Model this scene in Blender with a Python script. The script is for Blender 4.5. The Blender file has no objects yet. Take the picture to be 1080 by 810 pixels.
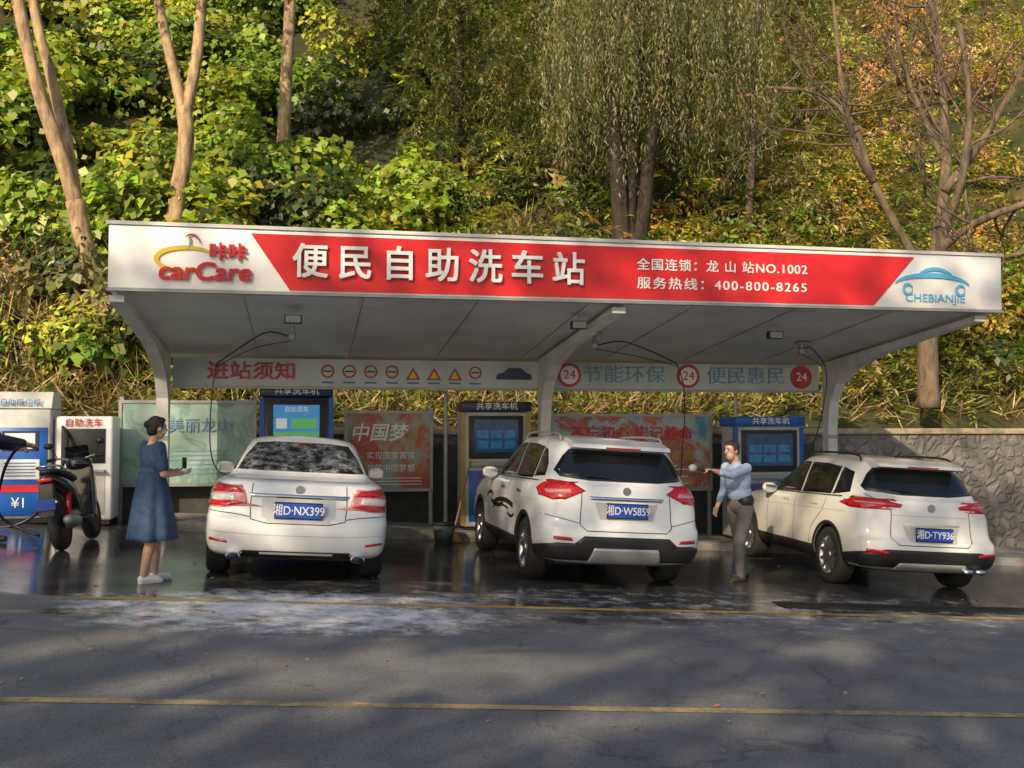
import bpy, bmesh, math, random
import numpy as np
from mathutils import Vector, Matrix, geometry
from mathutils.bvhtree import BVHTree
random.seed(7); rng=np.random.default_rng(7)
D=bpy.data; S=bpy.context.scene; COL=S.collection
K=.058; CAMZ=1.59
def gz(x): return -K*x
rad=math.radians
# ---------------------------------------------------------------- materials
def M(name,col,rough=.5,metal=0,var=0.0,scale=6,bump=0.0,bscale=60,coat=0,emis=0,trans=0):
    m=D.materials.new(name); m.use_nodes=True; nt=m.node_tree; N=nt.nodes; L=nt.links
    b=N['Principled BSDF']; c=(*col,1)
    b.inputs['Base Color'].default_value=c; b.inputs['Roughness'].default_value=rough; b.inputs['Metallic'].default_value=metal
    b.inputs['Coat Weight'].default_value=coat; b.inputs['Coat Roughness'].default_value=.06
    if emis: b.inputs['Emission Color'].default_value=c; b.inputs['Emission Strength'].default_value=emis
    if var or bump:
        tc=N.new('ShaderNodeTexCoord')
    if var:
        n=N.new('ShaderNodeTexNoise'); n.inputs['Scale'].default_value=scale; n.inputs['Detail'].default_value=5; L.new(tc.outputs['Object'],n.inputs['Vector'])
        r=N.new('ShaderNodeValToRGB'); L.new(n.outputs['Fac'],r.inputs['Fac'])
        r.color_ramp.elements[0].position=.3; r.color_ramp.elements[1].position=.7
        r.color_ramp.elements[0].color=(*[x*(1-var) for x in col],1); r.color_ramp.elements[1].color=(*[min(1,x*(1+var)) for x in col],1)
        L.new(r.outputs['Color'],b.inputs['Base Color'])
    if bump:
        n=N.new('ShaderNodeTexNoise'); n.inputs['Scale'].default_value=bscale; n.inputs['Detail'].default_value=4; L.new(tc.outputs['Object'],n.inputs['Vector'])
        bp=N.new('ShaderNodeBump'); bp.inputs['Strength'].default_value=bump; bp.inputs['Distance'].default_value=.02
        L.new(n.outputs['Fac'],bp.inputs['Height']); L.new(bp.outputs['Normal'],b.inputs['Normal'])
    return m
def ramp(nt,fac,stops):
    r=nt.nodes.new('ShaderNodeValToRGB'); nt.links.new(fac,r.inputs['Fac']); e=r.color_ramp.elements
    while len(e)<len(stops): e.new(.5)
    for i,(p,c) in enumerate(stops):
        e[i].position=p; e[i].color=(*c,1) if len(c)==3 else c
    return r
def noise(nt,vec,scale,detail=4,rough=.5):
    n=nt.nodes.new('ShaderNodeTexNoise'); n.inputs['Scale'].default_value=scale; n.inputs['Detail'].default_value=detail; n.inputs['Roughness'].default_value=rough
    nt.links.new(vec,n.inputs['Vector']); return n
def math_(nt,op,a,b=None,clamp=False):
    n=nt.nodes.new('ShaderNodeMath'); n.operation=op; n.use_clamp=clamp
    for i,v in enumerate((a,b)):
        if v is None: continue
        if isinstance(v,(int,float)): n.inputs[i].default_value=v
        else: nt.links.new(v,n.inputs[i])
    return n.outputs[0]
def mix(nt,f,a,b):
    n=nt.nodes.new('ShaderNodeMix'); n.data_type='RGBA'
    for i,v in ((0,f),(6,a),(7,b)):
        if isinstance(v,(int,float)): n.inputs[i].default_value=v
        elif isinstance(v,tuple): n.inputs[i].default_value=(*v,1)
        else: nt.links.new(v,n.inputs[i])
    return n.outputs[2]
def weathered(name,col,rough=.28,coat=.8,dirt=(.30,.27,.23)):
    """car paint with road film building up toward the sills"""
    m=M(name,col,rough,coat=coat); nt=m.node_tree; b=nt.nodes['Principled BSDF']; tc=nt.nodes.new('ShaderNodeTexCoord'); sp=nt.nodes.new('ShaderNodeSeparateXYZ'); nt.links.new(tc.outputs['Object'],sp.inputs[0])
    n=noise(nt,tc.outputs['Object'],5,7,.65); low=math_(nt,'SUBTRACT',1,math_(nt,'MULTIPLY',sp.outputs[2],1.35),True)
    f=math_(nt,'MULTIPLY',math_(nt,'MULTIPLY',low,n.outputs['Fac']),.75,True)
    nt.links.new(mix(nt,f,col,dirt),b.inputs['Base Color']); nt.links.new(math_(nt,'ADD',rough-.06,math_(nt,'MULTIPLY',n.outputs['Fac'],.14)),b.inputs['Roughness']); return m
m_white=M('white_painted_metal',(.80,.80,.80),.35,var=.06,scale=2)
m_paint=weathered('white_car_paint',(.80,.81,.82))
m_paint2=weathered('pearl_car_paint',(.78,.77,.74))
m_black=M('black_plastic',(.02,.02,.022),.45,var=.2)
m_trim=M('dark_trim',(.012,.012,.013),.5)
m_glass=M('tinted_car_glass',(.008,.010,.012),.06,coat=.3)
m_tyre=M('tyre_rubber',(.022,.022,.022),.75,bump=.3,bscale=40)
m_alloy=M('alloy_rim',(.55,.55,.57),.3,metal=.9)
m_chrome=M('chrome',(.75,.75,.77),.12,metal=1)
m_red=M('tail_light_red',(.50,.006,.012),.12,coat=.8,var=.35,scale=30)
m_redc=M('tail_light_pink',(.62,.24,.24),.12,coat=.8,var=.2,scale=30)
m_clear=M('clear_lens',(.65,.62,.62),.1,coat=.6,var=.15,scale=30)
m_plate=M('plate_blue',(.015,.09,.50),.4)
m_ink=M('white_lettering',(.85,.85,.85),.4)
m_redsign=M('sign_red',(.66,.018,.022),.38,var=.10,scale=2)
m_redtxt=M('red_lettering',(.60,.015,.03),.4)
m_bluetxt=M('blue_lettering',(.03,.18,.45),.4)
m_yellow=M('yellow_graphic',(.75,.5,.03),.4)
m_navy=M('navy_panel',(.015,.03,.10),.35,var=.15)
m_blue=M('blue_panel',(.012,.11,.48),.35,var=.15)
m_grey=M('grey_metal',(.32,.33,.34),.4,metal=.3,var=.12)
m_beam=M('steel_beam_paint',(.64,.64,.62),.45,var=.15,scale=3)
m_conc=M('concrete_kerb',(.25,.24,.22),.85,var=.3,scale=5,bump=.4)
m_hose=M('rubber_hose',(.015,.015,.017),.4)
m_silver=M('silver_plastic',(.42,.43,.44),.35,metal=.4)
m_crease_shade=M('crease_shade_grey',(.42,.42,.43),.5)  # grey for flat lines that paint the shade of body creases

# ---------------------------------------------------------------- geometry helpers
def link(o,parent=None):
    COL.objects.link(o)
    if parent: o.parent=parent
    return o
def empty(name,loc=(0,0,0),rot=(0,0,0)):
    e=D.objects.new(name,None); e.location=loc; e.rotation_euler=rot; e.empty_display_size=.3; COL.objects.link(e); return e
def mesh(name,V,F,mats,parent=None,smooth=False,mi=None):
    me=D.meshes.new(name); me.from_pydata([tuple(v) for v in V],[],F); 
    for m in (mats if isinstance(mats,(list,tuple)) else [mats]): me.materials.append(m)
    if mi is not None: me.polygons.foreach_set('material_index',mi)
    if smooth: me.polygons.foreach_set('use_smooth',[True]*len(me.polygons))
    me.update(); return link(D.objects.new(name,me),parent)
def box(name,x0,x1,y0,y1,z0,z1,mat,parent=None,bev=0.0,seg=2,slope=False):
    V=[(x,y,z+(gz(x) if slope else 0)) for z in (z0,z1) for y in (y0,y1) for x in (x0,x1)]
    F=[(0,2,3,1),(4,5,7,6),(0,1,5,4),(2,6,7,3),(0,4,6,2),(1,3,7,5)]
    o=mesh(name,V,F,mat,parent)
    if bev:
        b=o.modifiers.new('bevel','BEVEL'); b.width=bev; b.segments=seg; b.limit_method='ANGLE'
        o.data.polygons.foreach_set('use_smooth',[True]*6)
    return o
def prism(name,poly,axis,a0,a1,mat,parent=None,bev=0):
    n=len(poly); V=[]
    for a in (a0,a1):
        for p,q in poly:
            V.append({'x':(a,p,q),'y':(p,a,q),'z':(p,q,a)}[axis])
    F=[tuple(range(n)),tuple(range(2*n-1,n-1,-1))]+[(i,i+n,(i+1)%n+n,(i+1)%n) for i in range(n)]
    bm=bmesh.new(); vs=[bm.verts.new(v) for v in V]
    for f in F: bm.faces.new([vs[i] for i in f])
    bmesh.ops.recalc_face_normals(bm,faces=bm.faces)
    me=D.meshes.new(name); bm.to_mesh(me); bm.free(); me.materials.append(mat)
    o=link(D.objects.new(name,me),parent)
    if bev:
        b=o.modifiers.new('bevel','BEVEL'); b.width=bev; b.segments=2
    return o
def smooth_path(P,n=6):
    P=[Vector(p) for p in P]; out=[]
    for i in range(len(P)-1):
        p0=P[max(i-1,0)];p1=P[i];p2=P[i+1];p3=P[min(i+2,len(P)-1)]
        for j in range(n):
            t=j/n
            out.append(.5*((2*p1)+(p2-p0)*t+(2*p0-5*p1+4*p2-p3)*t*t+(3*p1-p0-3*p2+p3)*t**3))
    out.append(P[-1]); return out
def tube_geo(P,R,seg=8,V=None,F=None,wob=0):
    V=[] if V is None else V; F=[] if F is None else F
    base=len(V); n=len(P); prev=None
    for i,p in enumerate(P):
        t=(P[min(i+1,n-1)]-P[max(i-1,0)]).normalized()
        if prev is None: a=t.cross(Vector((.3,1,.1))).normalized()
        else: a=(prev-t*prev.dot(t)).normalized()
        prev=a; b=t.cross(a)
        for k in range(seg):
            an=2*math.pi*k/seg; r=R[i]*(1+wob*math.sin(k*2.1+i*.7)+wob*.6*random.uniform(-1,1))
            V.append(p+(a*math.cos(an)+b*math.sin(an))*r)
    for i in range(n-1):
        for k in range(seg):
            F.append((base+i*seg+k,base+i*seg+(k+1)%seg,base+(i+1)*seg+(k+1)%seg,base+(i+1)*seg+k))
    F.append(tuple(base+k for k in range(seg))[::-1]); F.append(tuple(base+(n-1)*seg+k for k in range(seg)))
    return V,F
def tube(name,P,r,mat,parent=None,n=6,seg=8,r1=None):
    Q=smooth_path(P,n); r1=r if r1 is None else r1
    R=[r+(r1-r)*i/(len(Q)-1) for i in range(len(Q))]
    V,F=tube_geo(Q,R,seg); return mesh(name,V,F,mat,parent,True)
def straight(name,a,b,r,mat,parent=None,seg=12,r1=None):
    V,F=tube_geo([Vector(a),Vector(b)],[r,r if r1 is None else r1],seg); return mesh(name,V,F,mat,parent,False)
def loft(name,secs,mat,parent=None,seg=20,p=2.4,axis='y'):
    V=[];F=[]
    for (y,xc,zc,hw,hh) in secs:
        for k in range(seg):
            a=2*math.pi*k/seg; c,s=math.cos(a),math.sin(a)
            x=xc+hw*math.copysign(abs(c)**(2/p),c); z=zc+hh*math.copysign(abs(s)**(2/p),s)
            V.append((x,y,z) if axis=='y' else ((y,x,z) if axis=='x' else (x,z,y)))
    n=len(secs)
    for i in range(n-1):
        for k in range(seg): F.append((i*seg+k,(i+1)*seg+k,(i+1)*seg+(k+1)%seg,i*seg+(k+1)%seg))
    F.append(tuple(range(seg))); F.append(tuple((n-1)*seg+k for k in range(seg))[::-1])
    return mesh(name,V,F,mat,parent,True)
def text(name,body,size,loc,mat,parent=None,extr=.008,off=0,align='CENTER',sx=1,rot=(rad(90),0,0),shear=0,sp=1):
    c=D.curves.new(name,'FONT'); c.body=body; c.size=size; c.extrude=extr; c.offset=off; c.align_x=align; c.align_y='CENTER'; c.shear=shear; c.space_character=sp
    c.materials.append(mat); o=D.objects.new(name,c); o.location=loc; o.rotation_euler=rot; o.scale=(sx,1,1); return link(o,parent)
def boldtext(name,body,size,loc,mat,parent,d,extr=.004,**k):
    for i,(dx,dz) in enumerate(((-d,-d),(d,-d),(-d,d),(d,d))):
        text(name+('' if i==0 else '_stroke%d'%i),body,size,(loc[0]+dx,loc[1]-i*.0006,loc[2]+dz),mat,parent,extr,0,**k)
def evalmesh(o):
    dg=bpy.context.evaluated_depsgraph_get(); dg.update(); return D.meshes.new_from_object(o.evaluated_get(dg))

# ---------------------------------------------------------------- camera
TH=rad(11.4)
cam=D.cameras.new('camera'); cam.lens=36; cam.sensor_width=36; cam.clip_end=2000; cam.clip_start=.05
co=D.objects.new('camera',cam); co.location=(0,0,CAMZ); co.rotation_euler=(rad(90+2.39),0,-TH); COL.objects.link(co); S.camera=co

# ---------------------------------------------------------------- light
SD=Vector((.50,.70,-.46)).normalized()
w=D.worlds.new('World'); S.world=w; w.use_nodes=True; nt=w.node_tree
sky=nt.nodes.new('ShaderNodeTexSky'); sky.sky_type='NISHITA'; sky.sun_disc=False; sky.dust_density=2.5; sky.ozone_density=.6
sky.sun_elevation=math.asin(-SD.z); sky.sun_rotation=math.atan2(-SD.x,-SD.y)
nt.links.new(sky.outputs[0],nt.nodes['Background'].inputs[0]); nt.nodes['Background'].inputs[1].default_value=.15
sl=D.lights.new('sun','SUN'); sl.energy=5; sl.angle=rad(.5); sl.color=(1,.82,.56)
so=D.objects.new('sun',sl); so.rotation_euler=SD.to_track_quat('-Z','Y').to_euler(); so.location=(-20,-20,20); COL.objects.link(so)
S.view_settings.view_transform='Standard'; S.view_settings.look='None'; S.view_settings.exposure=0

# ---------------------------------------------------------------- ground
def ground_mat():
    m=D.materials.new('asphalt'); m.use_nodes=True; nt=m.node_tree; N=nt.nodes; L=nt.links; b=N['Principled BSDF']
    g=N.new('ShaderNodeNewGeometry'); P=g.outputs['Position']; sp=N.new('ShaderNodeSeparateXYZ'); L.new(P,sp.inputs[0])
    X,Y=sp.outputs[0],sp.outputs[1]
    big=noise(nt,P,.35,4); med=noise(nt,P,1.6,6,.6); fine=noise(nt,P,70,3); streak=N.new('ShaderNodeTexNoise')
    mp=N.new('ShaderNodeMapping'); L.new(P,mp.inputs[0]); mp.inputs['Scale'].default_value=(.45,1.5,1); mp.inputs['Rotation'].default_value=(0,0,rad(12)); L.new(mp.outputs[0],streak.inputs['Vector']); streak.inputs['Scale'].default_value=.9; streak.inputs['Detail'].default_value=6
    c1=ramp(nt,med.outputs['Fac'],[(.3,(.150,.150,.158)),(.7,(.235,.233,.235))])
    c2=ramp(nt,fine.outputs['Fac'],[(.35,(.65,.65,.65)),(.7,(1.2,1.2,1.2))])
    mu=N.new('ShaderNodeMix'); mu.data_type='RGBA'; mu.blend_type='MULTIPLY'; mu.inputs[0].default_value=1; L.new(c1.outputs[0],mu.inputs[6]); L.new(c2.outputs[0],mu.inputs[7])
    vv=N.new('ShaderNodeTexVoronoi'); vv.feature='DISTANCE_TO_EDGE'; vv.inputs['Scale'].default_value=.42; wn=noise(nt,P,2.2,4); va=N.new('ShaderNodeVectorMath'); va.operation='MULTIPLY_ADD'; L.new(wn.outputs['Color'],va.inputs[0]); va.inputs[1].default_value=(.9,.9,0); L.new(P,va.inputs[2]); L.new(va.outputs[0],vv.inputs['Vector'])
    ck=math_(nt,'SUBTRACT',1,math_(nt,'MULTIPLY',vv.outputs['Distance'],160),True)
    base=mix(nt,math_(nt,'MULTIPLY',ck,.45),mu.outputs[2],(.03,.03,.03))
    y1=math_(nt,'SUBTRACT',Y,8.9); 
    y1=math_(nt,'ADD',math_(nt,'MULTIPLY',y1,.9),math_(nt,'MULTIPLY',math_(nt,'SUBTRACT',streak.outputs['Fac'],.5),9.0))
    far=math_(nt,'MULTIPLY',math_(nt,'SUBTRACT',18,Y),1.0,True)
    wet=math_(nt,'MULTIPLY',math_(nt,'ADD',y1,.0,True),far,True)
    col=mix(nt,wet,base,mix(nt,.70,base,(.016,.015,.014)))
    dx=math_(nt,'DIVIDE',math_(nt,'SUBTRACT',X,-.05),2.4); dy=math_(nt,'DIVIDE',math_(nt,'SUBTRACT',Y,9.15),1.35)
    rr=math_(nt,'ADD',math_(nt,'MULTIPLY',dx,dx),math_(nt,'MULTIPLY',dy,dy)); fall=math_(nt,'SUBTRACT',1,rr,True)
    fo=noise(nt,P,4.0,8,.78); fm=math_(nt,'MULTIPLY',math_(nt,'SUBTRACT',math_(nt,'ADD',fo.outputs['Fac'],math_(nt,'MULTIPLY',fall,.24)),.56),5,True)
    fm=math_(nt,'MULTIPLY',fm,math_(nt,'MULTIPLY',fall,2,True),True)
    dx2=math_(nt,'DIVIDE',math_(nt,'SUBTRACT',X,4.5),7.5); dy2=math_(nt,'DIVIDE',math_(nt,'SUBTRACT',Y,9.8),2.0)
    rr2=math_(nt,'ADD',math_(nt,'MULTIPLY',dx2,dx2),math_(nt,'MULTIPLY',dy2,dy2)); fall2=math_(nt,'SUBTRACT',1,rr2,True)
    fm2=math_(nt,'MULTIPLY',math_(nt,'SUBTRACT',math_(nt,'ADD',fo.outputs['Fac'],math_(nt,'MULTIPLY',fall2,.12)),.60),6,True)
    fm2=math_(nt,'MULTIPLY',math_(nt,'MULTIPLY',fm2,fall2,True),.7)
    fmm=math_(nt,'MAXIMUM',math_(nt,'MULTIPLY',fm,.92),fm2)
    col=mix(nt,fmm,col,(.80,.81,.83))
    L.new(col,b.inputs['Base Color'])
    pud=ramp(nt,big.outputs['Fac'],[(.35,(.05,.05,.05)),(.65,(.26,.26,.26))])
    dry=ramp(nt,med.outputs['Fac'],[(.3,(.52,.52,.52)),(.7,(.75,.75,.75))])
    L.new(mix(nt,wet,dry.outputs[0],pud.outputs[0]),b.inputs['Roughness'])
    bp=N.new('ShaderNodeBump'); bp.inputs['Distance'].default_value=.006; L.new(math_(nt,'SUBTRACT',.5,math_(nt,'MULTIPLY',wet,.42)),bp.inputs['Strength'])
    L.new(fine.outputs['Fac'],bp.inputs['Height']); 
    bp2=N.new('ShaderNodeBump'); bp2.inputs['Distance'].default_value=.02; bp2.inputs['Strength'].default_value=.22; L.new(med.outputs['Fac'],bp2.inputs['Height']); L.new(bp.outputs[0],bp2.inputs['Normal']); L.new(bp2.outputs[0],b.inputs['Normal'])
    return m
m_asph=ground_mat()
V=[];F=[]
xs=[-400,-60,-20,-5,0,5,12,20,60,400]; ys=[-400,-60,0,8,16,24,80,400]
for y in ys:
    for x in xs: V.append((x,y,gz(x)))
for j in range(len(ys)-1):
    for i in range(len(xs)-1):
        a=j*len(xs)+i; F.append((a,a+1,a+1+len(xs),a+len(xs)))
mesh('ground',V,F,m_asph)
def paint_mat(name,col,wear):
    m=D.materials.new(name); m.use_nodes=True; nt=m.node_tree; b=nt.nodes['Principled BSDF']
    g=nt.nodes.new('ShaderNodeNewGeometry'); n=noise(nt,g.outputs['Position'],7,8,.75); n2=noise(nt,g.outputs['Position'],.9,3)
    f=math_(nt,'MULTIPLY',math_(nt,'SUBTRACT',math_(nt,'ADD',n.outputs['Fac'],math_(nt,'MULTIPLY',n2.outputs['Fac'],.6)),wear),3,True)
    tr=nt.nodes.new('ShaderNodeBsdfTransparent'); mx=nt.nodes.new('ShaderNodeMixShader'); nt.links.new(f,mx.inputs[0]); nt.links.new(tr.outputs[0],mx.inputs[1]); nt.links.new(b.outputs[0],mx.inputs[2]); nt.links.new(mx.outputs[0],nt.nodes['Material Output'].inputs[0])
    b.inputs['Base Color'].default_value=(*col,1); b.inputs['Roughness'].default_value=.55; return m
m_yl=paint_mat('worn_yellow_paint',(.55,.36,.08),.54)
m_yl2=paint_mat('worn_yellow_paint_near',(.48,.36,.18),.53)
m_yl3=paint_mat('worn_bay_paint',(.30,.20,.07),.78)
def strip(name,x0,x1,y0,y1,w,mat,z=.004):
    V=[];F=[];n=24
    for i in range(n+1):
        t=i/n; x=x0+(x1-x0)*t; y=y0+(y1-y0)*t
        d=Vector((x1-x0,y1-y0)).normalized(); nx,ny=-d.y*w/2,d.x*w/2
        V+= [(x-nx,y-ny,gz(x-nx)+z),(x+nx,y+ny,gz(x+nx)+z)]
    for i in range(n): F.append((2*i,2*i+2,2*i+3,2*i+1))
    return mesh(name,V,F,mat)
strip('yellow_road_line',-1.9,16,9.50,9.65,.12,m_yl)
strip('yellow_road_line.001',-12,16,6.55,5.40,.10,m_yl2)
strip('bay_line',1.7,1.7,9.8,14.8,.09,m_yl3)
strip('bay_line.001',5.35,5.35,9.8,14.8,.09,m_yl3)
m_grate=M('iron_grate',(.05,.05,.05),.5,metal=.6)
def grate(name,x0,x1,y,w=.28):
    V=[];F=[]
    n=int((x1-x0)/.07)
    def q(a,b,c,d):
        i=len(V)
        for x in (a,b):
            for yy in (c,d): V.extend([(x,yy,gz(x)+.002),(x,yy,gz(x)+.014)])
        F.extend([(i+1,i+5,i+7,i+3),(i,i+4,i+5,i+1),(i+2,i+3,i+7,i+6),(i,i+1,i+3,i+2),(i+4,i+6,i+7,i+5)])
    for k in range(n): q(x0+k*.07,x0+k*.07+.03,y,y+w)
    q(x0,x1,y-.03,y); q(x0,x1,y+w,y+w+.03)
    mesh(name,V,F,m_grate)
grate('drain_grate',4.9,12.5,9.95)
box('kiosk_platform',-2.2,8.9,15.35,17.1,-.2,.13,m_conc,None,.02,slope=True)
box('roadside_kerb',9.4,30,14.7,14.9,-.2,.13,m_conc,None,.02,slope=True)
box('wall_apron_pavement',9.4,30,14.903,17.05,-.2,.10,m_conc,None,.01,slope=True)

# ---------------------------------------------------------------- retaining wall
def stone_mat():
    m=D.materials.new('rubble_stone'); m.use_nodes=True; nt=m.node_tree; N=nt.nodes; L=nt.links; b=N['Principled BSDF']
    tc=N.new('ShaderNodeTexCoord'); P=tc.outputs['Object']
    wv=noise(nt,P,2.5,2); mx=N.new('ShaderNodeVectorMath'); mx.operation='ADD'; L.new(P,mx.inputs[0])
    sc=N.new('ShaderNodeVectorMath'); sc.operation='SCALE'; L.new(wv.outputs['Color'],sc.inputs[0]); sc.inputs['Scale'].default_value=.25; L.new(sc.outputs[0],mx.inputs[1])
    v=N.new('ShaderNodeTexVoronoi'); v.feature='DISTANCE_TO_EDGE'; v.inputs['Scale'].default_value=5.2; L.new(mx.outputs[0],v.inputs['Vector'])
    v2=N.new('ShaderNodeTexVoronoi'); v2.inputs['Scale'].default_value=5.2; L.new(mx.outputs[0],v2.inputs['Vector'])
    n=noise(nt,P,12,6)
    c=ramp(nt,v2.outputs['Color'],[(0,(.14,.13,.12)),(.5,(.22,.205,.19)),(1,(.31,.28,.24))])
    c2=mix(nt,math_(nt,'MULTIPLY',n.outputs['Fac'],.6),c.outputs[0],(.11,.10,.09))
    mt=ramp(nt,v.outputs['Distance'],[(.02,(1,1,1)),(.06,(0,0,0))])
    L.new(mix(nt,mt.outputs[0],c2,(.17,.16,.15)),b.inputs['Base Color']); b.inputs['Roughness'].default_value=.9
    bp=N.new('ShaderNodeBump'); bp.inputs['Strength'].default_value=.8; bp.inputs['Distance'].default_value=.04
    h=ramp(nt,v.outputs['Distance'],[(0,(.2,.2,.2)),(.05,(0,0,0)),(.2,(1,1,1))]); L.new(h.outputs[0],bp.inputs['Height']); L.new(bp.outputs[0],b.inputs['Normal'])
    return m
m_stone=stone_mat()
wl=empty('stone_retaining_wall')
box('wall_body',-30,40,17.15,17.6,-3,1.45,m_stone,wl)
box('wall_cap',-30,40,17.10,17.7,1.453,1.56,M('tan_cap_stone',(.36,.28,.19),.85,var=.35,bump=.4),wl,.015)

# ---------------------------------------------------------------- hill
def hz(x,y):
    t=max(0,y-17.6); base=1.5+t*.86
    return base+ .7*math.sin(x*.35+y*.2)*min(1,t/4)+.30*math.sin(x*.9-y*.7)*min(1,t/3)
V=[];F=[];nx,ny=90,60
for j in range(ny+1):
    for i in range(nx+1):
        x=-55+130*i/nx; y=17.5+62*(j/ny); V.append((x,y,hz(x,y)+random.uniform(-.15,.15)*(j>0)))
for j in range(ny):
    for i in range(nx):
        a=j*(nx+1)+i; F.append((a,a+1,a+nx+2,a+nx+1))
m_soil=D.materials.new('hill_soil'); m_soil.use_nodes=True; nt=m_soil.node_tree
g=nt.nodes.new('ShaderNodeNewGeometry'); n1=noise(nt,g.outputs['Position'],.6,8,.65)
r=ramp(nt,n1.outputs['Fac'],[(.35,(.020,.032,.009)),(.55,(.05,.05,.015)),(.72,(.16,.09,.04))]); nt.links.new(r.outputs[0],nt.nodes['Principled BSDF'].inputs['Base Color']); nt.nodes['Principled BSDF'].inputs['Roughness'].default_value=.95
mesh('hill_terrain',V,F,m_soil,None,True)

# ---------------------------------------------------------------- foliage tools
def leaf_mat(name,tr=.35):
    m=D.materials.new(name); m.use_nodes=True; nt=m.node_tree; N=nt.nodes; L=nt.links; N.remove(N['Principled BSDF'])
    a=N.new('ShaderNodeAttribute'); a.attribute_name='col'; b=N.new('ShaderNodeBsdfDiffuse'); L.new(a.outputs['Color'],b.inputs['Color'])
    t=N.new('ShaderNodeBsdfTranslucent'); L.new(mix(nt,.4,a.outputs['Color'],(.44,.42,.03)),t.inputs['Color'])
    mx=N.new('ShaderNodeMixShader'); mx.inputs[0].default_value=tr; L.new(b.outputs[0],mx.inputs[1]); L.new(t.outputs[0],mx.inputs[2])
    gl=N.new('ShaderNodeBsdfGlossy'); gl.inputs['Roughness'].default_value=.45; gl.inputs['Color'].default_value=(1,1,1,1)
    m2=N.new('ShaderNodeMixShader'); m2.inputs[0].default_value=.03; L.new(mx.outputs[0],m2.inputs[1]); L.new(gl.outputs[0],m2.inputs[2])
    L.new(m2.outputs[0],N['Material Output'].inputs[0]); return m
m_leaf=leaf_mat('leaf')
m_dry=leaf_mat('dry_leaf',.12)
def nrm(a): return a/np.maximum(np.linalg.norm(a,axis=1,keepdims=True),1e-6)
def leaves(name,C,Nr,L,W,col,mat,parent=None,A=None):
    n=len(C); Nr=nrm(Nr)
    if A is None: A=rng.normal(size=(n,3)); A[:,2]-=.5
    A=nrm(A-Nr*np.sum(A*Nr,axis=1,keepdims=True)); B=np.cross(Nr,A)
    L=np.asarray(L).reshape(-1,1)*np.ones((n,1)); W=np.asarray(W).reshape(-1,1)*np.ones((n,1))
    mid=C+A*L*.42; v=np.stack([C,mid+B*W*.5+Nr*W*.18,C+A*L,mid-B*W*.5+Nr*W*.18],axis=1).reshape(-1,3)
    me=D.meshes.new(name); me.vertices.add(4*n); me.vertices.foreach_set('co',v.astype(np.float32).ravel())
    me.loops.add(4*n); me.loops.foreach_set('vertex_index',np.arange(4*n,dtype=np.int32))
    me.polygons.add(n); me.polygons.foreach_set('loop_start',np.arange(n,dtype=np.int32)*4)
    me.update(calc_edges=True)
    ca=me.color_attributes.new('col','FLOAT_COLOR','POINT'); cc=np.ones((n,4),np.float32); cc[:,:3]=col; ca.data.foreach_set('color',np.repeat(cc,4,axis=0).ravel())
    me.materials.append(mat); return link(D.objects.new(name,me),parent)
def jit(base,n,v=.35,hue=.15):
    b=np.array(base)*(1+rng.uniform(-v,v,(n,1))); return np.clip(b*(1+rng.uniform(-hue,hue,(n,3))),0,1)
GREEN=(.18,.28,.03); YG=(.40,.42,.04); BG=(.29,.39,.035); DG=(.055,.085,.02); OL=(.20,.20,.06); BR=(.38,.19,.08); DRY=(.48,.33,.14); ORG=(.55,.28,.05); GOLD=(.52,.40,.06)
def shrub_mass(name,centers,rads,cols,nper,lsz,mat,asp=.8):
    Cs=[];Ns=[];Ls=[];Co=[]
    for c,r,k in zip(centers,rads,cols):
        n=int(nper*r*r); d=nrm(rng.normal(size=(n,3))); d[:,1]=np.where(rng.random(n)<.85,-abs(d[:,1]),d[:,1]); d[:,2]=np.where(rng.random(n)<.75,abs(d[:,2]),d[:,2])
        lump=1+.25*np.sin(d[:,0]*5+c[0]*3)+.20*np.sin(d[:,2]*7+c[1])+.14*np.sin(d[:,1]*9)
        rr=r*lump*(1-.42*rng.random(n)**2)
        Cs.append(np.array(c)+d*rr[:,None]*np.array([1.1,.8,.9])); Ns.append(d+rng.normal(size=(n,3))*.5+np.array([-.15,-.4,.35])); Ls.append(lsz*rng.uniform(.5,1.25,n)); Co.append(jit(k,n,.45,.2))
    C=np.concatenate(Cs);L_=np.concatenate(Ls)
    return leaves(name,C,np.concatenate(Ns),L_,L_*asp,np.concatenate(Co),mat)
def q_of(x,y): return x/(x*math.sin(TH)+y*math.cos(TH))
cL=[];rL=[];kL=[]; cR=[];rR=[];kR=[]; cB=[];rB=[];kB=[]
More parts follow.
